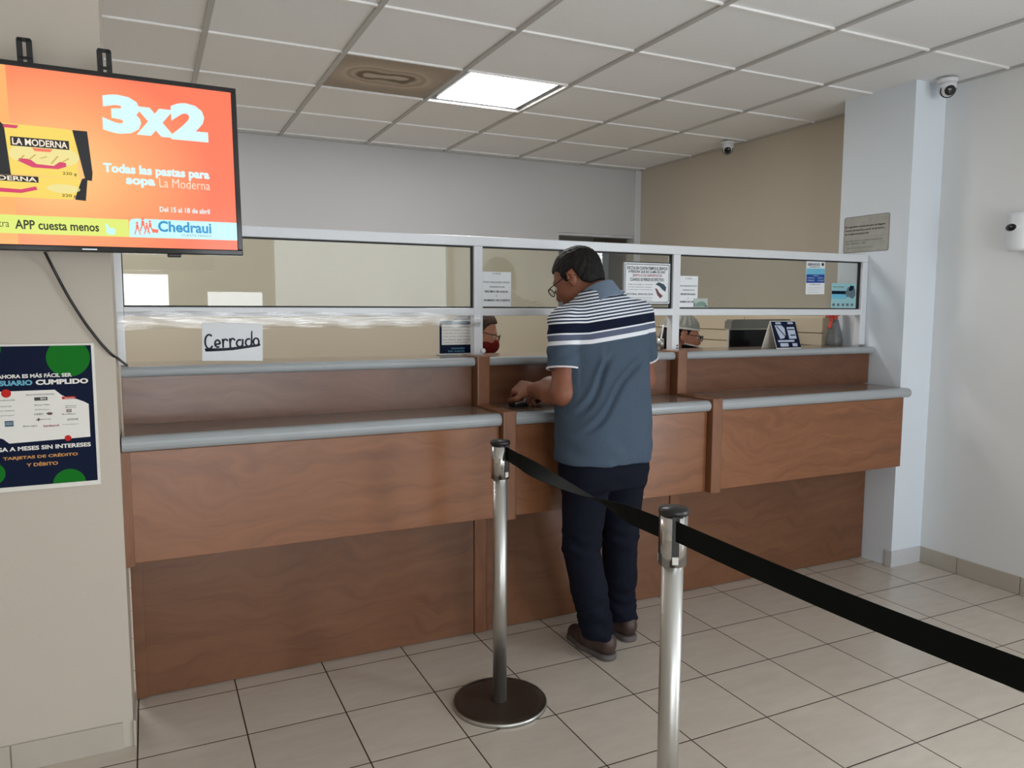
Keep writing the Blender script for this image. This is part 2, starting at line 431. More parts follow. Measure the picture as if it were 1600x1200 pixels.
# far wall behind the tellers, with the doorway on its right
dx0, dx1, dz1 = 3.12, 3.885, 2.066
struct('wall_back', MB().box(XL-.1, dx0, YB, YB+.12, 0, H+.1).box(dx0, dx1, YB, YB+.12, dz1, H+.1).box(dx1, XR+.1, YB, YB+.12, 0, H+.1), M['wall_white'])
struct('wall_passage', MB().box(dx0-.3, dx1+.3, YB+1.0, YB+1.1, 0, H).box(dx0-.3, dx0-.2, YB+.12, YB+1, 0, H).box(dx1+.2, dx1+.3, YB+.12, YB+1, 0, H).box(dx0-.3, dx1+.3, YB+.12, YB+1.1, dz1+.25, dz1+.3).box(dx0-.3, dx1+.3, YB+.12, YB+1.1, -.05, 0), M['wall_cream'])
d = struct('door_1', MB().box(dx0, dx0+.02, YB+.02, YB+.10, 0, dz1-.02).box(dx0, dx1, YB+.02, YB+.10, dz1-.02, dz1), M['alu'])
struct('trim_1', MB().box(XR-.06, XR-.001, YB-.02, YB-.001, 0, H-.002, .002), M['alu'])
struct('door_leaf', MB().box(dx0+.04, dx0+.36, YB+.30, YB+.34, 0, dz1-.1, .004).box(dx0+.42, dx1-.04, YB+.34, YB+.38, 0, dz1-.1, .004), plain('grey_door', srgb(120, 124, 124), .5), d)
struct('wall_right', MB().box(XR, XR+.12, YF-.1, -.90, 0, H+.1).box(XR, XR+.12, -.05, 2.95, 0, H+.1).box(XR, XR+.12, -.90, -.05, 2.06, H+.1), M['wall_right'])
d = struct('door_2', MB().box(XR, XR+.06, -.90, -.85, 0, 2.06).box(XR, XR+.06, -.10, -.05, 0, 2.06).box(XR, XR+.06, -.85, -.10, 2.01, 2.06).box(XR, XR+.06, -.85, -.10, 0, .09), M['alu'])
struct('door_glass', MB().box(XR+.025, XR+.031, -.85, -.10, .09, 2.01), M['glass'], d)
struct('wall_side', MB().box(XR, XR+.12, 2.95, YB, 0, H+.1), M['wall_tan'])
struct('wall_column', MB().box(3.694, XR, 2.797, 3.25, 0, H+.1), M['column'])
struct('wall_left', MB().box(XL-.1, WL_X, WL_Y, WL_Y+.25, 0, H+.1), M['wall_cream'])
struct('wall_far_left', MB().box(XL-.12, XL, YF-.1, YB+.1, 0, H+.1), M['wall_cream'])
tilem = plain('skirting_tile', srgb(186, 178, 166), .3, 0, .5, .06, 9)
b = MB()
for k in range(8): b.box(XL+.31*k+.002, min(XL+.31*(k+1)-.002, WL_X), WL_Y-.009, WL_Y, 0, .088, .001)
b.box(WL_X-.009+.009, WL_X+.008, WL_Y-.009, WL_Y+.2, 0, .088, .001)
struct('baseboard_left', b, tilem)
b = MB(); y = 2.797
ys = [2.797, 2.571, 2.238, 1.905, 1.572, 1.239, .906, .573, .24, -.05]
for a, c in zip(ys[:-1], ys[1:]): b.box(XR-.01, XR, c+.002, a-.002, 0, .088, .001)
struct('baseboard_right', b, tilem)
struct('baseboard_column', MB().box(3.692, XR-.01, 2.788, 2.797, 0, .09, .001).box(3.685, 3.694, 2.788, 2.83, 0, .09, .001), plain('column_skirting', srgb(206, 208, 212), .4))
# street side behind the camera: wall with two windows and a wide opening added for light
ops = [(-.33, .29, .03, 1.86), (.66, 1.38, .08, 1.66), (1.47, 3.88, .05, 2.42)]  # last opening is made up, to bring in light from the right
b = MB(); xs = XL-.1
for (a, c, z0, z1) in ops:
    b.box(xs, a, YF-.1, YF, 0, H+.1); b.box(a, c, YF-.1, YF, 0, z0); b.box(a, c, YF-.1, YF, z1, H+.1); xs = c
b.box(xs, XR+.1, YF-.1, YF, 0, H+.1)
struct('wall_street', b, M['wall_cream'])
for i, (a, c, z0, z1) in enumerate(ops):
    f = MB(); w = .035
    f.box(a, a+w, YF-.07, YF-.03, z0, z1).box(c-w, c, YF-.07, YF-.03, z0, z1).box(a+w, c-w, YF-.07, YF-.03, z0, z0+w).box(a+w, c-w, YF-.07, YF-.03, z1-w, z1)
    wo = struct('window_%d' % (i+1), f, M['alu'])
    struct('window_glass', MB().box(a+w, c-w, YF-.053, YF-.047, z0+w, z1-w), M['glass'], wo)
# ------------------------------------------------------------------ ceiling things
def ceil_lamp(x0, y0, label, st, w=.61, d=.6128):
    t = thing('ceiling_light', label, 'ceiling light', (x0+w/2, y0+d/2, H))
    f = MB(); e = .014; g = .03
    hx, hy = w/2-e, d/2-e
    gx, gn, gf = .042, .012, .040       # dark gap left and right, near and far
    for (a, b_, c, d_) in ((-hx, hx, -hy, -hy+gn), (-hx, hx, hy-gf, hy), (-hx, -hx+gx, -hy+gn, hy-gf), (hx-gx, hx, -hy+gn, hy-gf)):
        f.box(a, b_, c, d_, .012, .03)
    obj('frame', f, M['black'], t, 'dark gap around the panel')
    obj('diffuser', MB().box(-hx+gx, hx-gx, -hy+gn, hy-gf, .008, .02, .002), st, t)
    return t
ceil_lamp(1.5003, 3.6865, 'lit square ceiling panel with dark gaps round its edge', M['panel_light'])
ceil_lamp(-.9398, 4.2993, 'unseen ceiling panel added to brighten the teller area from the left', M['panel_light'])  # extra lamp out of view, added to lift the teller area
t = thing('ceiling_tile', 'brown water-stained ceiling tile left of the lit panel', 'ceiling tile', (1.1952, 3.993, H))
obj('panel', MB().box(-.288, .288, -.29, .29, .008, .025, .002), M['stain'], t)
# ------------------------------------------------------------------ counter
def bull(y0, y1, z0, z1, n=8):
    r = (z1-z0)/2; cz = (z0+z1)/2; p = [(y1, z0), (y1, z1)]
    for i in range(n+1):
        a = radians(90+180*i/n); p.append((y0+r+r*cos(a), cz+r*sin(a)))
    return p
def counter(x0, x1, label, xa, xb, post=None, xr=None):
    xr = xr or x1
    t = thing('service_counter', label, 'counter', ((x0+x1)/2, 2.985, 0))
    ox = (x0+x1)/2; oy = 2.985
    def part(name, m, mat, lab=None):
        m.v = [(v[0]-ox, v[1]-oy, v[2]) for v in m.v]; return obj(name, m, mat, t, lab)
    part('base_panel', MB().box(x0, xr, 2.985, 3.005, 0.004, .964, .001), M['wood_base'])
    part('apron_panel', MB().box(x0, xa, 2.72, 2.742, .592, .964, .002), M['wood'])
    part('soffit_board', MB().box(x0, xa, 2.742, 2.985, .600, .616), M['wood_base'])
    part('ledge_edge', MB().prism(bull(2.692, 2.735, .965, 1.015), 'x', x0, xb), M['lam'], 'grey rounded front edge')
    part('lower_ledge', MB().box(x0, xb, 2.735, 3.0, .966, 1.0148), M['top'], 'brown writing ledge')
    part('riser_panel', MB().box(x0, xr, 3.0, 3.02, 1.015, 1.185, .001), M['wood_mid'])
    part('shelf_edge', MB().prism(bull(2.962, 3.0, 1.185, 1.222), 'x', x0, xr), M['lam'], 'grey rounded front edge')
    part('upper_shelf', MB().box(x0, xr, 3.0, 3.26, 1.186, 1.2218), M['top'], 'brown upper shelf')
    return t, part
POST = [(2.978, 0.003), (2.978, .588), (2.684, .588), (2.684, 1.024), (2.944, 1.024), (2.944, 1.229), (3.075, 1.229), (3.075, 0.003)]
def bev_post(x0, x1):
    bm = bmesh.new(); n = len(POST)
    va = [bm.verts.new((x0, y, z)) for y, z in POST]; vb = [bm.verts.new((x1, y, z)) for y, z in POST]
    bm.faces.new(va); bm.faces.new(vb[::-1])
    for i in range(n): bm.faces.new((va[i], vb[i], vb[(i+1) % n], va[(i+1) % n]))
    bmesh.ops.recalc_face_normals(bm, faces=bm.faces)
    ed = [e for e in bm.edges if abs(e.verts[0].co.x-e.verts[1].co.x) < 1e-6]
    bmesh.ops.bevel(bm, geom=ed, offset=.006, segments=3, affect='EDGES', profile=.5)
    bm.verts.index_update(); m = MB().add([v.co for v in bm.verts], [[v.index for v in f.verts] for f in bm.faces]); bm.free(); return m
t, part = counter(-.088, 1.25, 'long left counter bay under the closed sign', 1.25, 1.25)
part('end_trim', MB().box(-.104, -.066, 2.712, 2.745, .583, .966, .003), M['wood_post'], 'vertical wooden strip at the left end')
part('base_trim', MB().box(-.088, -.05, 2.976, 2.985, .004, .6, .002), M['wood_base'])
t, part = counter(1.312, 2.300, 'middle counter bay where the man in the striped polo stands', 2.300, 2.300)
part('divider_post', bev_post(1.252, 1.311), M['wood_post'], 'stepped wooden divider post')
t, part = counter(2.362, 3.655, 'right counter bay ending against the white column', 3.625, 3.648, xr=3.688)
part('divider_post', bev_post(2.302, 2.361), M['wood_post'], 'stepped wooden divider post')
# ------------------------------------------------------------------ aluminium screen with glass
t = thing('glazed_partition', 'white aluminium framed glass screen above the counter', 'partition', (1.8, 3.06, 1.222))
def fpart(name, m, mat, lab=None):
    m.v = [(v[0]-1.8, v[1]-3.06, v[2]-1.222) for v in m.v]; return obj(name, m, mat, t, lab)
FX = [(-.110, -.072), (1.277, 1.318), (2.334, 2.377), (3.648, 3.692)]
fpart('top_rail', MB().box(-.110, 3.692, 3.038, 3.082, 1.697, 1.738, .003), M['alu'])
fpart('middle_rail', MB().box(-.072, 3.648, 3.038, 3.082, 1.399, 1.432, .003), M['alu'])
for i, (a, b_) in enumerate(FX):
    p = fpart('post', MB().box(a, b_, 3.0375, 3.0825, 1.2225 if i < 3 else 1.232, 1.697, .003), M['alu'])
    if i == 1:
        fpart('lock', MB().lathe([(.001, 0), (.011, 0), (.011, .012), (.001, .012)], 16, (1.315, 3.0375, 1.247), Matrix.Rotation(radians(90), 3, 'X')), M['white_plastic'])
    if i == 2:
        s_ = MB()
        for z in (1.237, 1.251): s_.lathe([(.0005, 0), (.004, 0), (.004, .003), (.0005, .003)], 10, (2.366, 3.0375, z), Matrix.Rotation(radians(90), 3, 'X'))
        fpart('screw', s_, M['black'])
for (a, b_) in ((-.072, 1.277), (1.318, 2.334), (2.377, 3.648)):
    w = .006
    fpart('gasket', MB().box(a, b_, 3.052, 3.068, 1.697-w, 1.697).box(a, b_, 3.052, 3.068, 1.432, 1.432+w).box(a, a+w*.5, 3.052, 3.068, 1.432+w, 1.697-w).box(b_-w, b_, 3.052, 3.068, 1.432+w, 1.697-w), M['gasket'])
    fpart('glass_pane', MB().box(a+w*.5, b_-w, 3.057, 3.063, 1.432+w, 1.697-w), M['glass'])
b = MB(); nx = 60
def strip(x0, x1, z0, z1, y, bow=.004, sl=0.0):
    vs = []; fs = []
    for i in range(nx+1):
        u = i/nx; x = x0+(x1-x0)*u
        for j in range(5):
            q = j/4; vs.append((x, y-bow*sin(pi*q)+.002*sin(x*31+q*9)+.0012*sin(x*77+q*23), z0+(z1-z0)*q+sl*u+.003*sin(x*14)))
    for i in range(nx):
        for j in range(4): fs.append((i*5+j, (i+1)*5+j, (i+1)*5+j+1, i*5+j+1))
    b.add(vs, fs, True)
strip(-.112, 1.30, 1.352, 1.398, 3.028); strip(-.112, 1.30, 1.372, 1.418, 3.024, .003, -.01)
tag(obj('packing_tape', b, M['tape']), 'clear packing tape stretched across the closed left bay', 'tape')

# ------------------------------------------------------------------ signs and papers
def sheet_thing(name, label, cat, x0, x1, z0, z1, y, poly=None, mat=None, th=.0012, rot=0.0, group=None):
    t = thing(name, label, cat, ((x0+x1)/2, y, z0), group=group, rot=(0, rot, 0))
    w = (x1-x0)/2; obj('sheet', MB().sheet(poly or rect(-w, w, 0, z1-z0), 0, th), mat or M['paper'], t)
    return t
def letters(t, rows, mat, y=-.0006, name='lettering'):
    for r in rows:
        m = MB(); text(m, *r[:5], y, *(r[5:])); o = obj(name, m, mat, t)
    return o
def pieces(name, polys, y, mat, t):
    for p in polys: obj(name, MB().sheet(p, y), mat, t)
# handwritten closed sign
t = sheet_thing('paper_sign', 'white paper with handwritten Cerrado in the left bay', 'sign', .180, .394, 1.232, 1.373, 3.018, rot=radians(1.5))
def arc(cx, cz, rx, rz, a0, a1, n=14): return [(cx+rx*cos(radians(a0+(a1-a0)*k/n)), cz+rz*sin(radians(a0+(a1-a0)*k/n))) for k in range(n+1)]
def strokes(t, lines, w, mat, name):
    m = MB()
    for ln in lines:
        q = MB().tube([(x, 0, z) for x, z in ln], w, 6); m.add([(v[0], -.0004+v[1]*.12, v[2]) for v in q.v], q.f, True)
    return obj(name, m, mat, t)
strokes(t, [arc(-.083, .071, .014, .026, 50, 325), [(-.064, .060), (-.046, .064)]+arc(-.054, .064, .009, .013, 0, 310), [(-.036, .082), (-.034, .049), (-.034, .068)]+arc(-.026, .070, .008, .010, 160, 20),
            [(-.011, .084), (-.009, .050), (-.009, .070)]+arc(-.001, .072, .008, .011, 160, 20), arc(.024, .066, .011, .013, 60, 360)+[(.035, .082), (.034, .056), (.040, .053)], arc(.056, .069, .011, .014, 60, 360)+[(.067, .113), (.066, .070), (.067, .057), (.071, .055)], arc(.083, .072, .010, .014, 90, 450)], .0038, M['marker'], 'lettering')
strokes(t, [[(-.098, .042), (-.06, .043), (-.02, .045), (.04, .052), (.080, .058), (.098, .062)], [(-.096, .038), (-.05, .040), (.0, .044), (.05, .052), (.092, .059)]], .0044, M['marker'], 'underline')
# two payment notices
for (x0, x1, z0, z1, lab, full) in ((1.320, 1.461, 1.440, 1.590, 'white payment notice taped left of the customer', True), (2.379, 2.499, 1.440, 1.594, 'white payment notice beside the bordered sign', False)):
    t = sheet_thing('payment_notice', lab, 'notice', x0, x1, z0, z1, 3.0545)
    w = (x1-x0)/2
    letters(t, [('CAJA', -.02, .022, .137, .146)], M['ink_grey'])
    letters(t, [('PARA REALIZAR PAGO', -w+.006, w-.006, .101, .109, .01), ('PRESENTAR', -.033, .04, .081, .088, .01), ('O', -.004, .004, .042, .049)], M['ink_grey'])
    letters(t, [('RECIBO DE AGUA', -w+.014, w-.014, .060, .069, .03), ('NUMERO DE CUENTA', -w+.010, w-.004, .022, .031, .03)], M['ink'])
# bordered rules sign
t = sheet_thing('rules_sign', 'white sign with rounded black border at top right of the customer', 'sign', 2.050, 2.326, 1.452, 1.655, 3.050, poly=rrect(-.138, .138, 0, .203, .008), th=.004)
m = MB()
def ring(m, x0, x1, z0, z1, r, w, y):
    a = rrect(x0, x1, z0, z1, r); b_ = rrect(x0+w, x1-w, z0+w, z1-w, max(r-w, .001)); n = len(a)
    m.add([(x, y, z) for x, z in a]+[(x, y, z) for x, z in b_], [(i, (i+1) % n, n+(i+1) % n, n+i) for i in range(n)])
ring(m, -.138, .138, 0, .203, .008, .004, -.0006); obj('border', m, M['ink'], t)
m = MB(); ring(m, -.129, .129, .010, .193, .006, .003, -.0006); obj('border', m, M['ink'], t)
letters(t, [('EFECTUA SIN CONTRATIEMPOS EL SERVICIO', -.118, .118, .166, .181, .02), ('A PERSONA QUE NO LLAMA DE UNO', -.11, .105, .148, .163, .02), ('CUANDO SE PIERDE DE EFECTIVO', -.100, .098, .112, .127, .02)], M['ink'])
letters(t, [('JUNTA A LOS DEPOSITOS DE', -.085, .085, .130, .145, .02)], M['ink_red'])
letters(t, [('reglas para pago en ventanilla', -.110, .032, .092, .099), ('de este organismo operador', -.110, .03, .080, .086), ('y sus cajas recaudadoras', -.11, .03, .068, .074), ('lunes a viernes en horario', -.10, .03, .030, .036), ('de oficina', -.06, .03, .018, .024)], M['ink_grey'])
letters(t, [('NATURAL, BANCOS CON', -.118, .034, .044, .054, .015)], M['ink'])
m = MB(); m.sheet([(.048, .098), (.068, .108), (.100, .098), (.113, .083), (.108, .062), (.092, .072), (.072, .088)], -.0006)
obj('emblem', m, plain('dark_teal_print', srgb(26, 62, 76), .5), t)
m = MB(); m.sheet([(.046, .080), (.058, .076), (.074, .056), (.094, .042), (.078, .030), (.060, .046)], -.0006)
obj('emblem', m, plain('maroon_print', srgb(110, 56, 62), .5), t)
# folded banknote card
t = sheet_thing('banknote_card', 'small greenish picture card at the foot of the right notice', 'card', 2.474, 2.562, 1.439, 1.484, 3.0525, mat=plain('pale_green_print', srgb(176, 188, 184), .6))
obj('picture', MB().sheet([(-.03, .004), (.03, .004), (.036, .02), (.012, .03), (-.012, .028), (-.03, .018)], -.0006), plain('sage_print', srgb(120, 150, 140), .6), t)
pieces('picture', [rect(-.042, -.034, .004, .022), rect(.026, .042, .003, .012)], -.0006, M['ink_grey'], t)
# opening hours leaflet
t = sheet_thing('leaflet', 'white and blue hours leaflet high on the right glass pane', 'leaflet', 3.236, 3.376, 1.513, 1.692, 3.0545, rot=radians(-1))
obj('blue_band', MB().sheet(rect(-.068, .068, .062, .108), -.0006), M['pblue'], t)
obj('light_band', MB().sheet(rect(-.068, .068, .108, .140), -.0006), M['lblue'], t)
letters(t, [('SERVICIO', -.060, .030, .155, .168, .03), ('HORARIO DE', -.045, .03, .145, .151, .02)], M['navy'])
letters(t, [('CAJAS', -.02, .02, .097, .104), ('LUNES A', -.06, -.01, .086, .092), ('VIERNES', -.06, -.01, .072, .078), ('8:00 a', .02, .06, .086, .092), ('15:00', .02, .06, .072, .078), ], M['pwhite'], -.0012)
letters(t, [('ATENCION', -.04, .035, .05, .056, .02), ('en sus oficinas', -.05, .04, .034, .038), ('y cajeros', -.05, .02, .022, .026), ('autorizados', -.05, .03, .010, .014)], M['ink_grey'])
obj('emblem', MB().sheet(disc(.052, .162, .009), -.0006), M['ink'], t)
# blue picture leaflet
t = sheet_thing('leaflet', 'pale blue picture leaflet low in the right pane corner', 'leaflet', 3.431, 3.622, 1.440, 1.576, 3.0545, mat=M['teal'])
obj('blue_band', MB().sheet(rect(-.094, .02, .076, .094), -.0006), M['navy'], t)
obj('light_band', MB().sheet(rect(-.094, .02, .05, .076), -.0006), M['lblue'], t)
obj('picture', MB().sheet([(.012, .085), (.03, .115), (.062, .122), (.088, .105), (.092, .07), (.07, .05), (.04, .062), (.022, .06)], -.0012), plain('slate_print', srgb(92, 112, 124), .5), t)
obj('picture', MB().sheet([(.035, .098), (.048, .125), (.078, .122), (.072, .102), (.05, .094)], -.0018), M['navy'], t)
pieces('icon', [rect(-.085+.036*k, -.066+.036*k, .010, .024) for k in range(5)], -.0006, M['ink_grey'], t)
letters(t, [('PAGA EN LINEA', -.088, .0, .112, .12, .01)], M['ink_grey'])
# worn notice on the side of the column
t = thing('worn_notice', 'worn taped notice on the side of the white column', 'notice', (3.6925, 3.065, 1.757), rot=(0, 0, radians(-90)))
obj('sheet', MB().sheet(rrect(-.15, .15, 0, .203, .012), 0, .001), plain('wrinkled_paper', srgb(172, 172, 164), .45, 0, .4, .22, 26), t)
m = MB(); ring(m, -.151, .151, -.001, .204, .013, .003, -.0006); obj('dirty_tape_edge', m, plain('dirty_tape', srgb(112, 112, 106), .5), t)
letters(t, [('El organismo comunica que ha llegado', -.142, .125, .140, .152, .03), ('Horario de entrada a partir de las fechas', -.142, .118, .120, .131, .03), ('de la siguiente temporada', -.142, .02, .100, .111, .03)], M['ink'])
letters(t, [('por disposicion de la direccion general', -.135, .11, .062, .070, .01), ('favor de tomar nota', -.135, .0, .048, .056, .01), ('gracias por su atencion', -.12, .04, .022, .030, .01)], M['ink_grey'])

# ------------------------------------------------------------------ poster on the left wall
PX = -.305
t = thing('poster', 'navy and green payment poster on the left wall', 'poster', (PX, 2.6625, .880))
cl = (-.148, .148, .014, .435)
obj('backing', MB().sheet(rect(-.156, .156, 0, .441), -.004, .0015), plain('poster_margin', srgb(226, 224, 216), .35), t)
obj('print', MB().sheet(rect(*cl), -.0046), M['navy'], t)
pieces('green_circle', [disc(.086, .398, .058, 48, cl), disc(-.116, .428, .032, 40, cl), disc(.072, .012, .044, 40, cl), disc(-.126, .058, .034, 40, cl)], -.0051, M['green'], t)
m = MB()
curve1 = [(.052, .302), (.062, .286), (.078, .276), (.100, .272), (.122, .262), (.134, .254)]
m.sheet([(-.134, .302), (.046, .302)]+curve1[1:]+[(.134, .152), (-.078, .146), (-.092, .160), (-.112, .168), (-.134, .170)], -.0051)
obj('white_panel', m, M['pwhite'], t)
pieces('red_dot', [disc(-.078, .296, .0125), disc(.074, .152, .009)], -.0056, M['pred'], t)
letters(t, [('AHORA ES MÁS FÁCIL SER', -.098, .093, .340, .3545, .035), ('CUMPLIDO', -.002, .136, .318, .334, .05), ('PAGA A MESES SIN INTERESES', -.135, .134, .122, .135, .035)], M['pwhite'], -.0056)
letters(t, [('USUARIO', -.110, -.010, .318, .334, .05)], M['cyan'], -.0056)
letters(t, [('TARJETAS DE CRÉDITO', -.096, .098, .094, .108, .035), ('Y DÉBITO', -.038, .044, .072, .085, .035)], M['porange'], -.0056)
letters(t, [('BANCOS PARTICIPANTES', -.028, .044, .287, .291), ('Banca Mifel', -.008, .030, .256, .260), ('INVEX Banco', -.008, .030, .242, .245), ('HSBC', -.010, .014, .227, .233), ('Banorte', .000, .032, .212, .216), ('Banregio', -.040, -.004, .192, .198), ('Multiva', .072, .10, .250, .253), ('Banca', .072, .10, .245, .248), ('BanBajío', .062, .098, .223, .228), ('AFIRME', .074, .104, .206, .212), ('Consubanco', .062, .104, .193, .196), ('Scotiabank', -.122, -.056, .274, .278), ('Inbursa', -.10, -.066, .256, .260), ('Banco Azteca', -.108, -.060, .243, .247), ('BanCoppel', -.100, -.062, .228, .232)], M['ink'], -.0056)
letters(t, [('bankaool', .012, .052, .190, .197, .02)], M['ink_red'], -.0056)
obj('logo', MB().sheet(rect(-.008, .026, .271, .281), -.0056), plain('charcoal_print', srgb(50, 52, 52), .5), t)
letters(t, [('BBVA', .008, .023, .2735, .279, .02)], M['pwhite'], -.0061)
obj('logo', MB().sheet(rect(.064, .100, .272, .280), -.0056), M['pred'], t)
letters(t, [('Santander', .071, .097, .2735, .2785)], M['pwhite'], -.0061)
obj('logo', MB().sheet(rect(-.086, -.064, .197, .214), -.0056), plain('deep_blue_print', srgb(28, 84, 112), .5), t)
letters(t, [('AMERICAN', -.084, -.066, .207, .210), ('EXPRESS', -.084, -.066, .202, .205)], M['pwhite'], -.0061)
pieces('logo', [[(.020, .231), (.026, .234), (.034, .234), (.038, .230), (.034, .226), (.026, .226)], [(-.008, .213), (-.002, .215), (0, .221), (.002, .215), (.006, .213), (.001, .211), (0, .206), (-.002, .211)]]+[rect(.074+.005*k, .077+.005*k, .231, .241) for k in range(3)], -.0056, plain('brown_print', srgb(96, 60, 56), .5), t)

# ------------------------------------------------------------------ television
TVL = (-.163, 2.47, 1.835)
t = thing('television', 'flat television showing an orange 3x2 pasta offer', 'television', TVL, rot=(0, radians(-.75), .075))
hw, hh = .439, .25
fr = MB()
fr.box(-hw, hw, 0, .03, hh-.0135, hh, .002).box(-hw, hw, -.003, .03, -hh, -hh+.017, .003).box(-hw, -hw+.014, 0, .03, -hh+.017, hh-.0135, .002).box(hw-.015, hw, 0, .03, -hh+.017, hh-.0135, .002)
obj('bezel', fr, M['gloss_black'], t)
obj('back_cover', MB().box(-hw+.01, hw-.01, .012, .045, -hh+.01, hh-.01, .004).box(-.25, .25, .045, .075, -.2, .12, .01), M['black'], t)
def tv_screen():
    n = N('television_screen'); o = n.n('TexCoord').outputs['Object']; sx = n.n('SeparateXYZ'); n.nt.links.new(o, sx.inputs[0])
    x, z = sx.outputs[0], sx.outputs[2]
    dx = n.math('ADD', x, .04); dz = n.math('ADD', z, .03)
    d = n.math('SQRT', n.math('ADD', n.math('MULTIPLY', n.math('MULTIPLY', dx, dx), .6), n.math('MULTIPLY', dz, dz)))
    r = n.n('ValToRGB'); n.nt.links.new(n.math('MULTIPLY', d, 3.2), r.inputs[0]); e = r.color_ramp.elements
    e[0].position = 0; e[0].color = srgb(255, 208, 130); e[1].position = 1; e[1].color = srgb(255, 122, 88)
    el = e.new(.45); el.color = srgb(255, 172, 112)
    c = n.mix(n.math('LESS_THAN', x, -.145), r.outputs[0], srgb(255, 180, 106))
    b = n.bsdf((0.01, 0.01, 0.01, 1), .16, 0, .5)
    b.inputs['Emission Color'].default_value = (1, 1, 1, 1); n.nt.links.new(c, b.inputs['Emission Color']); b.inputs['Emission Strength'].default_value = .88
    return n.m
scr = obj('screen', MB().box(-hw+.013, hw-.014, .003, .012, -hh+.016, hh-.0125), tv_screen(), t)
def glow(name, c, s=.88):
    if name in _pm: return _pm[name]
    n = N(name); b = n.bsdf((.01, .01, .01, 1), .16, 0, .5); b.inputs['Emission Color'].default_value = c; b.inputs['Emission Strength'].default_value = s
    _pm[name] = n.m; return n.m
GW = glow('screen_white', srgb(214, 250, 255), .9); GY = glow('screen_yellow', srgb(226, 238, 120)); GK = glow('screen_dark', srgb(38, 46, 22)); GB = glow('screen_blue', srgb(40, 150, 204))
GO = glow('screen_coral', srgb(255, 120, 92)); GPK = glow('screen_pack', srgb(248, 216, 100)); GBL = glow('screen_black', srgb(22, 24, 30)); GP = glow('screen_pink', srgb(216, 66, 108)); GC = glow('screen_cream', srgb(240, 226, 150)); GPL = glow('screen_pale', srgb(200, 248, 255)); GWW = glow('screen_soft', srgb(255, 236, 214))
y1, y2, y3, y4 = .0024, .0018, .0012, .0006
letters(scr, [('3', .076, .174, .085, .192, .065), ('x', .160, .264, .087, .166, .07), ('2', .252, .354, .083, .190, .065)], GW, y2, 'offer_lettering')
letters(scr, [('Todas las pastas para', .07, .352, -.032, .001, .045), ('sopa', .126, .202, -.062, -.036, .045), ('Del 15 al 18 de abril', .210, .348, -.128, -.113, .02)], GW, y2, 'caption_lettering')
letters(scr, [('La Moderna', .213, .352, -.057, -.031, -.008)], GWW, y2, 'caption_lettering')
obj('yellow_banner', MB().sheet(rect(-hw+.013, .126, -.204, -.1545), y1), GY, scr)
obj('pale_banner', MB().sheet([(.126, -.204), (hw-.014, -.204), (hw-.014, -.1505), (.145, -.1505), (.134, -.153), (.128, -.16)], y2), GPL, scr)
letters(scr, [('Nuestra', -.230, -.163, -.188, -.168, -.004), ('APP cuesta menos', -.150, .050, -.192, -.167, .022)], GK, y2, 'banner_lettering')
m = MB(); text(m, 'Chedraui', .203, .350, -.186, -.154, y3, .03); obj('brand_lettering', m, GB, scr)
m = MB(); text(m, 'CUESTA MENOS', .266, .349, -.1965, -.1905, y3, .0); obj('brand_lettering', m, glow('screen_grey', srgb(120, 140, 150)), scr)
m = MB()
for (x, z, s) in ((.148, -.176, 1), (.163, -.166, 1.15), (.173, -.174, .8), (.182, -.170, 1)):
    m.sheet(disc(x, z+.013*s, .0032*s, 14), y3); m.sheet([(x-.004*s, z-.004), (x+.004*s, z-.004), (x+.003*s, z+.009*s), (x-.003*s, z+.009*s)], y3)
    m.sheet([(x-.004*s, z-.004), (x-.001, z-.004), (x-.006, z-.02), (x-.009, z-.02)], y3); m.sheet([(x+.001, z-.004), (x+.004*s, z-.004), (x+.009, z-.02), (x+.006, z-.02)], y3)
m.sheet([(.188, -.188), (.202, -.190), (.204, -.180), (.186, -.178)], y3)
obj('brand_emblem', m, GO, scr)
m = MB(); m.sheet([(.066, -.170), (.071, -.168), (.076, -.180), (.088, -.180), (.092, -.188), (.088, -.199), (.074, -.199), (.066, -.190), (.070, -.187)], y2); obj('pointing_hand', m, GPL, scr)
pieces('pack_foil', [[(-.30, .095), (-.17, .092), (-.158, .08), (-.155, .03), (-.150, -.05), (-.30, -.05)], [(.000, .083), (.036, .083), (.043, -.03), (.040, -.052), (.024, -.05), (.010, .03)]], y2, GBL, scr)
pieces('pack_foil', [[(.016, -.048), (.030, -.044), (.022, -.108), (-.004, -.106), (.002, -.085)]], y3, GBL, scr)
pieces('pack_front', [[(-.166, .086), (-.02, .084), (.012, .080), (.018, .04), (.006, -.02), (.010, -.046), (-.158, -.046), (-.155, .0)]], y1, GPK, scr)
pieces('pack_front', [[(-.30, -.05), (.012, -.048), (.008, -.08), (-.01, -.106), (-.30, -.110)]], y2, GPK, scr)
pieces('pasta_window', [disc(-.07, .008, .082, 40, None, .032), disc(-.03, -.078, .04, 30, None, .012)], y3, GC, scr)
pieces('pack_name_band', [rect(-.146, -.010, .028, .052), rect(-.30, -.088, -.066, -.050)], y4, GBL, scr)
letters(scr, [('LA MODERNA', -.142, -.014, .031, .049, .02), ('LA MODERNA', -.26, -.092, -.064, -.052, .02)], GWW, .0001, 'pack_name')
pieces('pack_ribbon', [[(-.13, -.004), (-.105, -.004), (-.09, -.016), (-.05, -.018), (-.035, -.006), (-.02, -.008), (-.02, -.018), (-.04, -.026), (-.10, -.026), (-.13, -.012)], [(-.30, -.082), (-.13, -.086), (-.095, -.076), (-.092, -.085), (-.13, -.096), (-.30, -.094)]], y4, GP, scr)
pieces('pack_stripe', [[(-.160, .083), (-.125, .0825), (-.130, .074), (-.160, .074)]], y2, GP, scr)
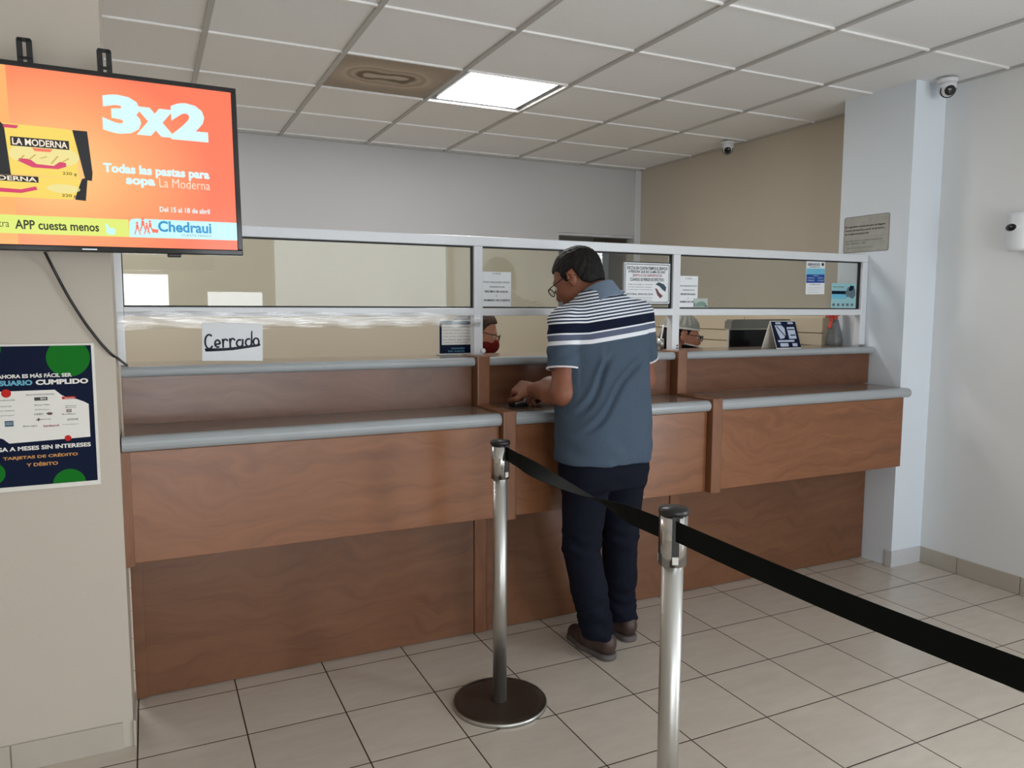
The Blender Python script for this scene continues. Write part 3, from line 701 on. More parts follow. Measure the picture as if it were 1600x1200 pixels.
pieces('pasta_strand', [[(-.135+.026*k, -.012+.006*(k%3)), (-.118+.026*k, .006+.004*(k%2)), (-.115+.026*k, .004+.004*(k%2)), (-.131+.026*k, -.013+.006*(k%3))] for k in range(5)], y4, glow('screen_ochre', srgb(206, 178, 92)), scr)
pieces('pack_label', [[(-.098, .026), (-.05, .026), (-.056, .018), (-.092, .018)]], y4, GO, scr)
letters(scr, [('220 g', -.03, .004, -.042, -.032, .01), ('220 g', -.035, .0, -.102, -.092, .01)], GK, y4, 'pack_weight')
obj('badge', MB().box(.005, .042, -.0042, -.003, -hh+.006, -hh+.0095), plain('silver_badge', srgb(170, 174, 180), .3, .8), t)
obj('sensor', MB().box(.225, .262, -.004, .02, -hh-.009, -hh+.001, .003), M['black'], t)
for x in (-.1, .0925):
    m = MB(); w = .0185
    out = rrect(x-w, x+w, .1, .325, .012); 
    m.prism(rrect(x-w, x-.0042, .1, .325, .005), 'y', .05, .056); m.prism(rrect(x+.0042, x+w, .1, .325, .005), 'y', .05, .056)
    for (z0, z1) in ((.316, .327), (.270, .278), (.1, .12)): m.box(x-w+.003, x+w-.003, .05, .056, z0, z1, .001)
    m.box(x-w, x-w+.004, .056, .075, .1, .322); m.box(x+w-.004, x+w, .056, .075, .1, .322)
    obj('mount_bracket', m, M['black'], t, 'slotted black wall bracket')
obj('wall_mount', MB().box(-.16, .16, .075, .095, -.1, .1, .003).box(-.05, .05, .095, .182, -.06, .06, .003), M['black'], t)
pts = [(-.262, 2.60, 1.60), (-.245, 2.645, 1.548), (-.211, 2.650, 1.466), (-.175, 2.652, 1.394), (-.150, 2.652, 1.352), (-.125, 2.655, 1.314), (-.100, 2.66, 1.283), (-.0865, 2.70, 1.270), (-.080, 2.85, 1.250), (-.068, 2.99, 1.2275)]
def spline(p, n=8):
    p = [Vector(q) for q in p]; o = []
    for i in range(len(p)-1):
        a, b_, c, d_ = p[max(i-1, 0)], p[i], p[i+1], p[min(i+2, len(p)-1)]
        for k in range(n):
            u = k/n; o.append(.5*((2*b_)+(c-a)*u+(2*a-5*b_+4*c-d_)*u*u+(-a+3*b_-3*c+d_)*u**3))
    o.append(p[-1]); return o
tag(obj('power_cable', MB().tube(spline(pts), .0042, 8), M['black']), 'black cable hanging from the television to the counter end', 'cable')

# ------------------------------------------------------------------ queue stanchions
def stanchion(x, y, label, angs):
    t = thing('stanchion', label, 'stanchion', (x, y, 0), group='queue stanchions')
    obj('base', MB().lathe([(.001, .014), (.14, .014), (.166, .013), (.168, .011), (.168, .0105)], 56).lathe([(.001, .0002), (.1685, .0002), (.1685, .0104), (.001, .0104)], 56), M['disc'], t)
    obj('base_rim', MB().lathe([(.165, .0), (.172, .0), (.172, .011), (.1685, .0155), (.165, .0125)], 56), M['steel'], t)
    obj('pole', MB().lathe([(.001, .013), (.0255, .013), (.0255, .84), (.001, .84)], 32), M['steel'], t)
    obj('cassette', MB().lathe([(.001, .835), (.0325, .835), (.0325, .955), (.001, .955)], 36), M['polished'], t, 'wider steel belt cassette')
    obj('cap', MB().lathe([(.001, .955), (.0345, .955), (.0355, .963), (.0335, .969), (.001, .971)], 36), M['black'], t)
    r = .0335
    for a in angs:
        m = MB(); ca, sa = cos(a), sin(a); w = .0085
        vs = [];
        for z in (.86, .955):
            for (rr, ww) in ((.0315, -w), (r, -w), (r, w), (.0315, w)): vs.append((ca*rr-sa*ww, sa*rr+ca*ww, z))
        m.add(vs, [(0, 1, 5, 4), (1, 2, 6, 5), (2, 3, 7, 6), (4, 5, 6, 7), (3, 2, 1, 0)])
        obj('belt_slot', m, M['black'], t)
        Rm = Matrix.Rotation(a, 3, 'Z'); q = MB().box(.0325, .0345, -.0075, .0075, .842, .861, .001); obj('slot_clip', MB().add([Rm @ Vector(v) for v in q.v], q.f), M['steel'], t)
    return t
def belt(t, a, b, z0, z1, tw, n=60, w=.024):
    p0 = Vector(a); p1 = Vector(b); d_ = (p1-p0).normalized(); side = Vector((-d_.y, d_.x, 0))
    if side.x < 0: side = -side
    vs = []; fs = []
    for i in range(n+1):
        u = i/n; c = p0.lerp(p1, u); z = z0+(z1-z0)*u-.012*sin(pi*u); th = tw(u)
        k = Vector((0, 0, 1))*cos(th)+Vector((side.x, side.y, 0))*sin(th); nn = k.cross(Vector((d_.x, d_.y, 0))).normalized()*.0006
        o = Vector((c.x, c.y, z))
        vs += [o-w*k-nn, o+w*k-nn, o+w*k+nn, o-w*k+nn]
    for i in range(n):
        for j in range(4):
            q = (j+1) % 4; fs.append((i*4+j, i*4+q, (i+1)*4+q, (i+1)*4+j))
    fs += [(3, 2, 1, 0), (4*n, 4*n+1, 4*n+2, 4*n+3)]
    L = t.location; m = MB().add([v-Vector(L) for v in vs], fs, False); o = obj('belt', m, M['belt'], t)
    return o
def twist(u):
    p = [(0, 0), (.10, 0), (.35, radians(62)), (.64, radians(106)), (.86, radians(176)), (1, radians(180))]
    for (a, b), (c, d) in zip(p[:-1], p[1:]):
        if u <= c:
            q = (u-a)/(c-a); return b+(d-b)*q
    return pi
s1 = stanchion(1.104, 2.393, 'steel queue post on a round dark base left of the customer', [radians(-70)])
s2 = stanchion(1.093, 1.400, 'nearest steel queue post holding two black belts', [radians(-118), radians(140)])
belt(s1, (1.115, 2.361), (1.068, 1.422), .926, .920, twist)
belt(s2, (1.0775, 1.370), (1.110, .34), .922, .925, lambda u: 0)

# ------------------------------------------------------------------ cameras on ceiling and wall
def dome(x, y, label, az, tilt, s):
    t = thing('security_camera', label, 'security camera', (x, y, H-.001), group='ceiling security cameras')
    obj('mounting_ring', MB().lathe([(.001, 0), (.052*s, 0), (.054*s, -.01*s), (.046*s, -.022*s), (.001, -.022*s)], 32), M['white_plastic'], t)
    obj('housing', MB().lathe([(.001, -.02*s), (.046*s, -.02*s), (.047*s, -.045*s), (.040*s, -.058*s), (.001, -.060*s)], 32), M['white_plastic'], t)
    R = Matrix.Rotation(az, 3, 'Z') @ Matrix.Rotation(tilt, 3, 'X') @ Matrix.Rotation(radians(90), 3, 'X')   # local z -> -y then tilted
    c = Vector((0, 0, -.055*s))
    ball = obj('ball', MB().ball(c, .041*s), M['white_plastic'], t)
    f = R @ Vector((0, 0, 1))
    obj('shade', MB().lathe([(.036*s, .012*s), (.0425*s, .012*s), (.0425*s, .017*s), (.036*s, .017*s)], 28, c, R), M['black'], ball, 'dark seam above the lens')
    obj('lens', MB().lathe([(.001, .036*s), (.027*s, .030*s), (.027*s, .040*s), (.018*s, .045*s), (.001, .047*s)], 28, c, R), M['gloss_black'], ball, 'round black lens')
    return t
dome(3.80, 2.70, 'white turret camera on the ceiling by the column', radians(-28), radians(20), .95)
dome(3.80, 4.36, 'white turret camera on the ceiling above the tan wall', radians(-38), radians(30), .9)
t = thing('wall_camera', 'white wall camera with dark oval lens on the right wall', 'security camera', (XR, 2.332, 1.72))
m = MB(); prof = []
m.lathe([(.001, 0), (.046, 0), (.054, .008), (.056, .02), (.056, .168), (.054, .180), (.046, .188), (.001, .188)], 36, (-.050, 0, 0))
obj('body', m, M['white_plastic'], t)
obj('back_plate', MB().box(-.05, 0, -.05, .05, .012, .176, .004), M['white_plastic'], t)
R = Matrix.Rotation(radians(166), 3, 'Z')
m = MB(); m.ball(R @ Vector((.048, 0, 0))+Vector((-.050, 0, .113)), (.018, .034, .020), 24, 14, R); 
o_ = obj('lens', m, M['gloss_black'], t, 'dark oval lens')
m = MB(); m.ball(R @ Vector((.0455, 0, 0))+Vector((-.050, 0, .113)), (.015, .039, .025), 24, 14, R); obj('lens_ring', m, M['white_plastic'], t)
obj('side_clip', MB().box(-.025, -.012, .049, .053, .14, .166), M['black'], t)

# ------------------------------------------------------------------ small things on the shelf and ledge
t = thing('sign_holder', 'blue framed document holder behind the left post', 'sign holder', (1.268, 3.175, 1.2225))
obj('stand', MB().box(-.10, .10, -.012, .05, 0, .004, .001).box(-.102, .102, .0, .004, .004, .155), plain('clear_acrylic', srgb(210, 214, 214), .15), t)
obj('print', MB().sheet(rect(-.100, .100, .008, .152), -.0004), M['navy'], t)
obj('white_panel', MB().sheet(rect(-.090, .078, .046, .136), -.0009), M['pwhite'], t)
letters(t, [('AVISO DE PRIVACIDAD', -.075, .03, .139, .148, .01), ('ORGANISMO', -.045, .02, .026, .033, .01), ('DE AGUA', -.06, .02, .014, .021, .01)], M['cyan'], -.0009)
letters(t, [('Los datos personales recabados', -.084, .07, .122, .128), ('seran protegidos conforme', -.084, .07, .108, .114), ('a la ley en la materia y', -.084, .07, .094, .100), ('solo seran utilizados para', -.084, .07, .080, .086), ('los fines del servicio', -.084, .07, .066, .072), ('publico municipal', -.084, .03, .053, .059)], M['ink_grey'], -.0014)
t = thing('desk_calendar', 'blue and white tent card on the right counter shelf', 'tent card', (3.08, 3.06, 1.2225), rz=radians(2))
hgt = .146; q = .052
def slope(poly, off):   # poly in (x, s) on the front slope
    nrm = Vector((0, -hgt, q)).normalized()*off
    return [(x, -q*(1-s/hgt)+nrm.y, s+nrm.z) for x, s in poly]
m = MB(); th = .0025
m.prism([(-q, 0), (-q-th, 0), (-th, hgt), (th, hgt), (q+th, 0), (q, 0), (0, hgt-.006)], 'x', -.09, .09)
obj('card', m, M['pwhite'], t)
def face(name, polys, mat, off):
    m = MB()
    for p in polys:
        v = slope(p, off); a = sum(p[i][0]*p[(i+1) % len(p)][1]-p[(i+1) % len(p)][0]*p[i][1] for i in range(len(p)))
        m.add(v if a > 0 else v[::-1], [tuple(range(len(v)))])
    return obj(name, m, mat, t)
face('print', [rect(-.09, .09, .004, hgt-.004)], M['navy'], .0034)
face('picture', [[(-.070, .122), (-.02, .122), (-.002, .106), (-.004, .07), (-.02, .054), (-.05, .050), (-.060, .08)], rect(.016, .072, .050, .112), rect(-.07, .05, .034, .044), rect(-.06, .0, .010, .028), rect(.03, .066, .010, .026), rect(-.06, -.02, .128, .138), rect(.03, .07, .128, .138)], plain('pale_blue_print', srgb(186, 198, 220), .5), .004)
face('picture_line', [[(-.062, .116), (-.056, .118), (-.004, .062), (-.008, .058)], rect(.02, .068, .096, .102), rect(.03, .068, .066, .072)], M['navy'], .0046)
# spray bottle
t = thing('spray_bottle', 'clear spray bottle with red trigger at the right end of the shelf', 'spray bottle', (3.63, 3.200, 1.2225))
def clearp():
    n = N('clear_bottle'); p = n.n('TexCoord').outputs['Object']; k = noise(n, vscale(n, p, (140, 140, 2)), 1, 2)
    b = n.n('BsdfPrincipled'); n.nt.links.new(n.mix(k, srgb(88, 92, 94), srgb(150, 152, 152)), b.inputs['Base Color']); b.inputs['Roughness'].default_value = .15
    tr = n.n('BsdfTransparent'); tr.inputs[0].default_value = (.72, .74, .75, 1); m = n.n('MixShader'); m.inputs[0].default_value = .55
    n.nt.links.new(tr.outputs[0], m.inputs[1]); n.nt.links.new(b.outputs[0], m.inputs[2]); n.nt.links.new(m.outputs[0], n.out.inputs[0]); return n.m
obj('bottle', MB().lathe([(.001, 0), (.046, .0), (.049, .006), (.049, .03), (.043, .06), (.031, .11), (.022, .145), (.015, .155), (.001, .155)], 28), clearp(), t)
redp = plain('red_plastic', srgb(214, 78, 70), .35)
obj('collar', MB().lathe([(.001, .150), (.018, .150), (.018, .172), (.001, .172)], 20), redp, t)
m = MB(); m.prism([(-.062, .182), (-.062, .205), (-.03, .212), (.02, .212), (.032, .196), (.026, .170), (-.018, .170), (-.030, .180)], 'y', -.013, .013)
obj('spray_head', m, redp, t)
m = MB(); m.prism([(-.040, .182), (-.026, .178), (-.022, .14), (-.030, .105), (-.042, .098), (-.050, .104), (-.042, .112), (-.034, .14), (-.036, .165), (-.054, .170), (-.066, .160), (-.070, .166), (-.058, .182)], 'y', -.007, .007)
obj('trigger', m, redp, t)
# monitor behind the right bay
t = thing('monitor', 'black screen with grey top edge behind the right counter', 'monitor', (3.44, 3.62, 1.0))
obj('screen', MB().box(-.233, .20, -.012, -.008, .158, .304, .001), M['gloss_black'], t)
obj('frame', MB().prism([(-.238, .140), (.21, .140), (.21, .312), (-.238, .312)], 'y', -.008, .012), plain('light_frame', srgb(206, 202, 192), .5), t)
obj('top_housing', MB().prism([(-.24, .312), (.255, .312), (.250, .355), (.235, .368), (-.22, .368), (-.238, .355)], 'y', -.03, .03), plain('grey_housing', srgb(128, 128, 122), .4, .3, .5, .15, 6), t)
obj('foot', MB().box(-.1, .1, .0, .12, 0, .02, .004).box(-.03, .03, .03, .06, .02, .16), M['black'], t)
# cup with a white stick
t = thing('pen_cup', 'small chrome cup with a white stick right of the customer', 'cup', (2.395, 3.21, 1.2225))
obj('cup', MB().lathe([(.001, .002), (.017, .002), (.018, .055), (.0155, .055), (.0145, .006), (.001, .006)], 24), M['steel'], t)
obj('stick', MB().tube([(-.006, 0, .01), (.0, 0, .05), (.03, .02, .12), (.034, .022, .125)], .0045, 10), M['white_plastic'], t)
# key with dark fob on the ledge
t = thing('keys', 'small silver key on a dark case on the middle ledge', 'keys', (1.43, 2.895, 1.0155), rz=radians(12))
obj('case', MB().box(-.045, .060, -.028, .03, 0, .012, .004), M['black'], t)
obj('key', MB().tube([(-.035, -.012, .0145), (.006, -.004, .0155), (.012, -.002, .016)], .0028, 8).prism([(.010, -.012), (.026, -.014), (.036, -.004), (.032, .008), (.018, .010)], 'z', .0135, .0165).tube([(.018, -.002, .0165), (.030, .006, .024), (.036, .009, .028)], .004, 8), M['steel'], t)
# low cabinets behind the tellers
t = thing('low_cabinet', 'beige low cabinet along the tan wall behind the tellers', 'cabinet', (3.825, 4.40, 0))
lam2 = plain('beige_laminate', srgb(226, 212, 186), .5, 0, .5, .02)
obj('carcass', MB().box(-.085, .105, -1.03, 1.0, 0, 1.39, .003), lam2, t)
for (y0, y1) in ((-1.028, -.36), (-.352, .32), (.328, .998)):
    for (z0, z1) in ((.08, .55), (.556, 1.205), (1.211, 1.282), (1.288, 1.38)): obj('drawer', MB().box(-.103, -.085, y0, y1, z0, z1, .002), lam2, t)

# ------------------------------------------------------------------ people: solids grown from distance fields, skinned with surface nets
def cap(a, b, ra, rb):
    a = np.array(a, float); b = np.array(b, float)
    def f(P):
        d = b-a; t = np.clip(((P-a) @ d)/(d @ d), 0, 1)
        return np.linalg.norm(P-a-t[..., None]*d, axis=-1)-(ra+(rb-ra)*t)
    r = max(ra, rb); return f, np.minimum(a, b)-r, np.maximum(a, b)+r
def ell(c, r, R=None):
    c = np.array(c, float); r = np.array(r, float); R = np.eye(3) if R is None else R
    def f(P):
        q = (P-c) @ R; k0 = np.linalg.norm(q/r, axis=-1); k1 = np.linalg.norm(q/(r*r), axis=-1)
        return k0*(k0-1)/np.maximum(k1, 1e-6)
    m = r.max(); return f, c-m, c+m
def stack(levels, power=2.4):
    """levels: (z, cx, cy, half width, half depth, turn)"""
    L = np.array(sorted(levels), float)
    def f(P):
        z = P[..., 2]; g = lambda k: np.interp(z, L[:, 0], L[:, k])
        x = P[..., 0]-g(1); y = P[..., 1]-g(2); a = g(3); b = g(4); t = g(5)
        u = x*np.cos(t)+y*np.sin(t); v = -x*np.sin(t)+y*np.cos(t)
        rr = (np.abs(u/a)**power+np.abs(v/b)**power)**(1/power)
        d = (rr-1)*np.minimum(a, b)
        zm = (L[0, 0]+L[-1, 0])/2; zh = (L[-1, 0]-L[0, 0])/2
        return np.maximum(d, np.abs(z-zm)-zh)
    m = max(L[:, 3].max(), L[:, 4].max())
    return f, np.array([L[:, 1].min()-m, L[:, 2].min()-m, L[0, 0]]), np.array([L[:, 1].max()+m, L[:, 2].max()+m, L[-1, 0]])
class Field:
    def __init__(s, lo, hi, h):
        s.lo = np.array(lo, float); s.h = h; s.n = np.ceil((np.array(hi)-s.lo)/h).astype(int)+1
        s.f = np.full(tuple(s.n), .5, np.float32)
    def _sub(s, lo, hi, m):
        a = np.maximum(np.floor((lo-m-s.lo)/s.h).astype(int), 0); b = np.minimum(np.ceil((hi+m-s.lo)/s.h).astype(int)+1, s.n)
        if np.any(a >= b): return None, None
        g = np.stack(np.meshgrid(*[s.lo[i]+s.h*np.arange(a[i], b[i]) for i in range(3)], indexing='ij'), -1)
        return tuple(slice(a[i], b[i]) for i in range(3)), g
    def add(s, prim, k=.01):
        f, lo, hi = prim; sl, g = s._sub(lo, hi, k+.02)
        if sl is None: return s
        d = f(g).astype(np.float32); c = s.f[sl]
        if k > 0:
            h = np.clip(.5+.5*(c-d)/k, 0, 1); s.f[sl] = c*(1-h)+d*h-k*h*(1-h)
        else: s.f[sl] = np.minimum(c, d)
        return s
    def cut(s, prim, k=.004):
        f, lo, hi = prim; sl, g = s._sub(lo, hi, .02)
        if sl is None: return s
        d = -f(g).astype(np.float32); c = s.f[sl]; h = np.clip(.5-.5*(c-d)/k, 0, 1); s.f[sl] = c*(1-h)+d*h+k*h*(1-h); return s
    def clip(s, fn):
        sl, g = s._sub(s.lo, s.lo+s.h*(s.n-1), 0); s.f[sl] = np.maximum(s.f[sl], fn(g).astype(np.float32)); return s
    def net(s):
        f = s.f; ins = f < 0; n = s.n
        cnt = np.zeros(tuple(n-1), np.int8); 
        for i in (0, 1):
            for j in (0, 1):
                for k in (0, 1): cnt += ins[i:n[0]-1+i, j:n[1]-1+j, k:n[2]-1+k]
        mx = (cnt > 0) & (cnt < 8); I = np.argwhere(mx); idx = -np.ones(mx.shape, np.int64); idx[mx] = np.arange(len(I))
        acc = np.zeros((len(I), 3)); num = np.zeros(len(I))
        cs = [(i, j, k) for i in (0, 1) for j in (0, 1) for k in (0, 1)]
        val = {c: f[I[:, 0]+c[0], I[:, 1]+c[1], I[:, 2]+c[2]] for c in cs}
        for c in cs:
            for ax in range(3):
                if c[ax] == 0:
                    e = list(c); e[ax] = 1; e = tuple(e); a, b = val[c], val[e]; m = (a < 0) != (b < 0)
                    t = np.where(m, a/np.where(m, a-b, 1), 0); p = np.array(c, float)[None]+np.zeros((len(I), 3)); p[:, ax] += t
                    acc += np.where(m[:, None], p, 0); num += m
        V = (I+acc/num[:, None])*s.h+s.lo; F = []
        for ax in range(3):
            o1, o2 = (ax+1) % 3, (ax+2) % 3
            sl0 = [slice(1, -1)]*3; sl0[ax] = slice(0, -1); sl1 = list(sl0); sl1[ax] = slice(1, None)
            A = ins[tuple(sl0)]; B = ins[tuple(sl1)]; E_ = np.argwhere(A != B)
            if len(E_) == 0: continue
            flip = A[tuple(E_.T)]; E_ = E_+1; E_[:, ax] -= 1
            def cell(d1, d2):
                q = E_.copy(); q[:, o1] -= d1; q[:, o2] -= d2; return idx[tuple(q.T)]
            q = np.stack([cell(1, 1), cell(0, 1), cell(0, 0), cell(1, 0)], 1)
            q[~flip] = q[~flip][:, ::-1]; F.append(q)
        return V, np.concatenate(F)
def relax(V, F, it=2, lam=.5):
    e = np.concatenate([F[:, [0, 1]], F[:, [1, 2]], F[:, [2, 3]], F[:, [3, 0]]])
    for _ in range(it):
        s_ = np.zeros_like(V); c = np.zeros(len(V))
        np.add.at(s_, e[:, 0], V[e[:, 1]]); np.add.at(s_, e[:, 1], V[e[:, 0]]); np.add.at(c, e[:, 0], 1); np.add.at(c, e[:, 1], 1)
        V = V+lam*(s_/np.maximum(c, 1)[:, None]-V)
    return V
def normals(V, F):
    n = np.cross(V[F[:, 2]]-V[F[:, 0]], V[F[:, 3]]-V[F[:, 1]]); N_ = np.zeros_like(V)
    for k in range(4): np.add.at(N_, F[:, k], n)
    return N_/np.maximum(np.linalg.norm(N_, axis=1), 1e-9)[:, None]
def solid(name, V, F, mat, parent=None, base=(0, 0, 0), attrs=None, label=None):
    me = bpy.data.meshes.new(name); V = V-np.array(base)
    me.vertices.add(len(V)); me.vertices.foreach_set('co', V.astype(np.float32).ravel())
    me.loops.add(4*len(F)); me.loops.foreach_set('vertex_index', F.astype(np.int32).ravel())
    me.polygons.add(len(F)); me.polygons.foreach_set('loop_start', np.arange(0, 4*len(F), 4, dtype=np.int32)); 
    me.update(calc_edges=True); me.validate(); me.polygons.foreach_set('use_smooth', np.ones(len(me.polygons), bool))
    for k, v in (attrs or {}).items():
        a = me.attributes.new(k, 'FLOAT', 'POINT'); a.data.foreach_set('value', v.astype(np.float32))
    return obj(name, me, mat, parent, label)
def frame(turn, pitch, roll=0.0):
    """columns: the head's right, forward and up; turn to the left, pitch downward"""
    R = Matrix.Rotation(turn, 3, 'Z') @ Matrix.Rotation(-pitch, 3, 'X') @ Matrix.Rotation(roll, 3, 'Y')
    return np.array(R)
def head_prims(c, R):
    c = np.array(c); g = lambda p: c+R @ np.array(p, float); Rr = lambda ax, a: R @ np.array(Matrix.Rotation(a, 3, ax))
    out = [(ell(g((0, -.012, .030)), (.075, .096, .086), R), .0), (ell(g((0, .030, -.020)), (.064, .066, .088), R), .03), (ell(g((0, .045, -.065)), (.050, .052, .050), R), .03), (ell(g((0, .074, -.094)), (.024, .020, .018), R), .025),
           (cap(g((-.036, .082, .022)), g((.036, .082, .022)), .011, .011), .014), (cap(g((0, .092, .012)), g((0, .112, -.030)), .008, .012), .012), (cap(g((-.010, .102, -.034)), g((.010, .102, -.034)), .009, .009), .01),
           (cap(g((-.038, .072, -.022)), g((-.030, .076, -.034)), .018, .014), .02), (cap(g((.038, .072, -.022)), g((.030, .076, -.034)), .018, .014), .02),
           (cap(g((-.018, .092, -.058)), g((.018, .092, -.058)), .0065, .0065), .008), (cap(g((-.016, .090, -.070)), g((.016, .090, -.070)), .0075, .0075), .008)]
    for s in (-1, 1):
        out += [(ell(g((s*.079, -.008, -.004)), (.008, .019, .031), Rr('Z', -s*.35)), .006), (ell(g((s*.082, -.016, .004)), (.005, .014, .024), Rr('Z', -s*.5)), .006), (ell(g((s*.076, .000, -.030)), (.007, .009, .012), R), .006)]
    cuts = [(ell(g((s*.0865, -.002, .000)), (.006, .009, .014), Rr('Z', -s*.35)), .004) for s in (-1, 1)]
    cuts += [(ell(g((s*.032, .100, .003)), (.016, .012, .009), R), .010) for s in (-1, 1)]
    return out, cuts
def hand_prims(wrist, d, n, side, curl, spread=.12, size=1.0, thumb=.6):
    """wrist point, finger direction d, back-of-hand normal n; side +1 puts the thumb on the d x n side"""
    w = np.array(wrist, float); d = np.array(d, float); d /= np.linalg.norm(d); n = np.array(n, float); n -= d*(n @ d); n /= np.linalg.norm(n); a = np.cross(d, n)*side
    out = []; R = np.stack([a, d, n], 1)
    out.append((ell(w+d*.045*size, (.040*size, .052*size, .016*size), R), .010))
    out.append((cap(w+d*.02*size-a*.020*size, w+d*.082*size-a*.028*size, .014*size, .011*size), .012)); out.append((cap(w+d*.02*size+a*.018*size, w+d*.086*size+a*.026*size, .015*size, .011*size), .012))
    for i, (o, ln) in enumerate(((.030, .070), (.010, .080), (-.011, .074), (-.031, .058))):
        p = w+d*(.088-.004*abs(i-1.2))*size+a*o*size; ang = 0; r = .0092*size
        for j, (fr, cu) in enumerate(((.45, .75), (.31, 1.1), (.24, .75))):
            ang += cu*curl*(1+.12*i); dirv = d*cos(ang)-n*sin(ang)+a*(o*spread*4)*cos(ang); dirv /= np.linalg.norm(dirv)
            q = p+dirv*ln*fr*size; out.append((cap(p, q, r, r*.92), .004 if j else .007)); p = q; r *= .92
    p = w+d*.025*size+a*.030*size; q = p+(d*.6+a*.75-n*.25*thumb)*.040*size; out.append((cap(p, q, .013*size, .0105*size), .012))
    q2 = q+(d*.9+a*.1-n*.5*thumb)*.030*size; out.append((cap(q, q2, .0102*size, .009*size), .004)); q3 = q2+(d*.85-a*.15-n*.6*thumb)*.024*size; out.append((cap(q2, q3, .009*size, .0078*size), .004))
    return out
def hair_solid(name, c, R, parent, base, mat, hairline, grow=.010, h=.0045, extra=(), bumps=.0016):
    c = np.array(c); g = lambda p: c+R @ np.array(p, float)
    fd = Field(c-.17, c+.17, h)
    fd.add(ell(g((0, -.013, .031)), (.075+grow, .097+grow, .087+grow), R), 0).add(ell(g((0, -.045, -.02)), (.064+grow, .050+grow, .075), R), .02)
    for p, k in extra: fd.add(p, k)
    hl = np.array(hairline)
    def clipf(P):
        q = (P-c) @ R; z = np.interp(q[..., 1], hl[:, 0], hl[:, 1]); return (z-q[..., 2])*.8
    fd.clip(clipf)
    V, F = fd.net(); V = relax(V, F, 2)
    Nn = normals(V, F); q = (V-c) @ R
    V = V+Nn*(bumps*(np.sin(q[:, 0]*330+np.sin(q[:, 1]*90)*2)*np.sin(q[:, 1]*120+q[:, 2]*160)))[:, None]
    return solid(name, V, F, mat, parent, base)
def glasses(c, R, parent, base, mat):
    c = np.array(c); g = lambda p: tuple(c+R @ np.array(p, float)-np.array(base))
    m = MB()
    for s in (-1, 1):
        pts = [g((s*.034+.0255*cos(a)*1.0, .114-.006*abs(cos(a)) if False else .116-.30*(s*.034+.0255*cos(a))**2*8*.1, .000+.0175*sin(a))) for a in np.linspace(0, 2*pi, 25)]
        m.tube(pts, .0021, 6); m.tube([g((s*.060, .112, .006)), g((s*.070, .098, .010)), g((s*.081, .04, .012)), g((s*.083, -.012, .012)), g((s*.082, -.028, -.004))], .0021, 6)
    m.tube([g((-.009, .117, .004)), g((0, .119, .007)), g((.009, .117, .004))], .0019, 6)
    o = obj('eyeglasses', m, mat, parent)
    for s in (-1, 1):
        l = MB(); r_ = [g((s*.034+.0250*cos(a), .1155, .000+.0170*sin(a))) for a in np.linspace(0, 2*pi, 24, endpoint=False)]; r2 = [g((s*.034+.0250*cos(a), .1170, .000+.0170*sin(a))) for a in np.linspace(0, 2*pi, 24, endpoint=False)]
        n = 24; l.add(r_+r2, [tuple(range(n)), tuple(range(2*n-1, n-1, -1))]+[(i, n+i, n+(i+1) % n, (i+1) % n) for i in range(n)]); obj('lens', l, M['lens'], o)
    return o
def eyes(c, R, parent, base):
    c = np.array(c)
    for s in (-1, 1):
        p = c+R @ np.array((s*.032, .083, .003)); e = obj('eye', MB().ball(tuple(p-np.array(base)), .0115, 16, 10), plain('eye_white', srgb(226, 220, 214), .2), parent)
        p = c+R @ np.array((s*.032, .0915, .0015)); obj('iris', MB().ball(tuple(p-np.array(base)), .0048, 12, 8), plain('dark_iris', srgb(40, 26, 20), .15), e)

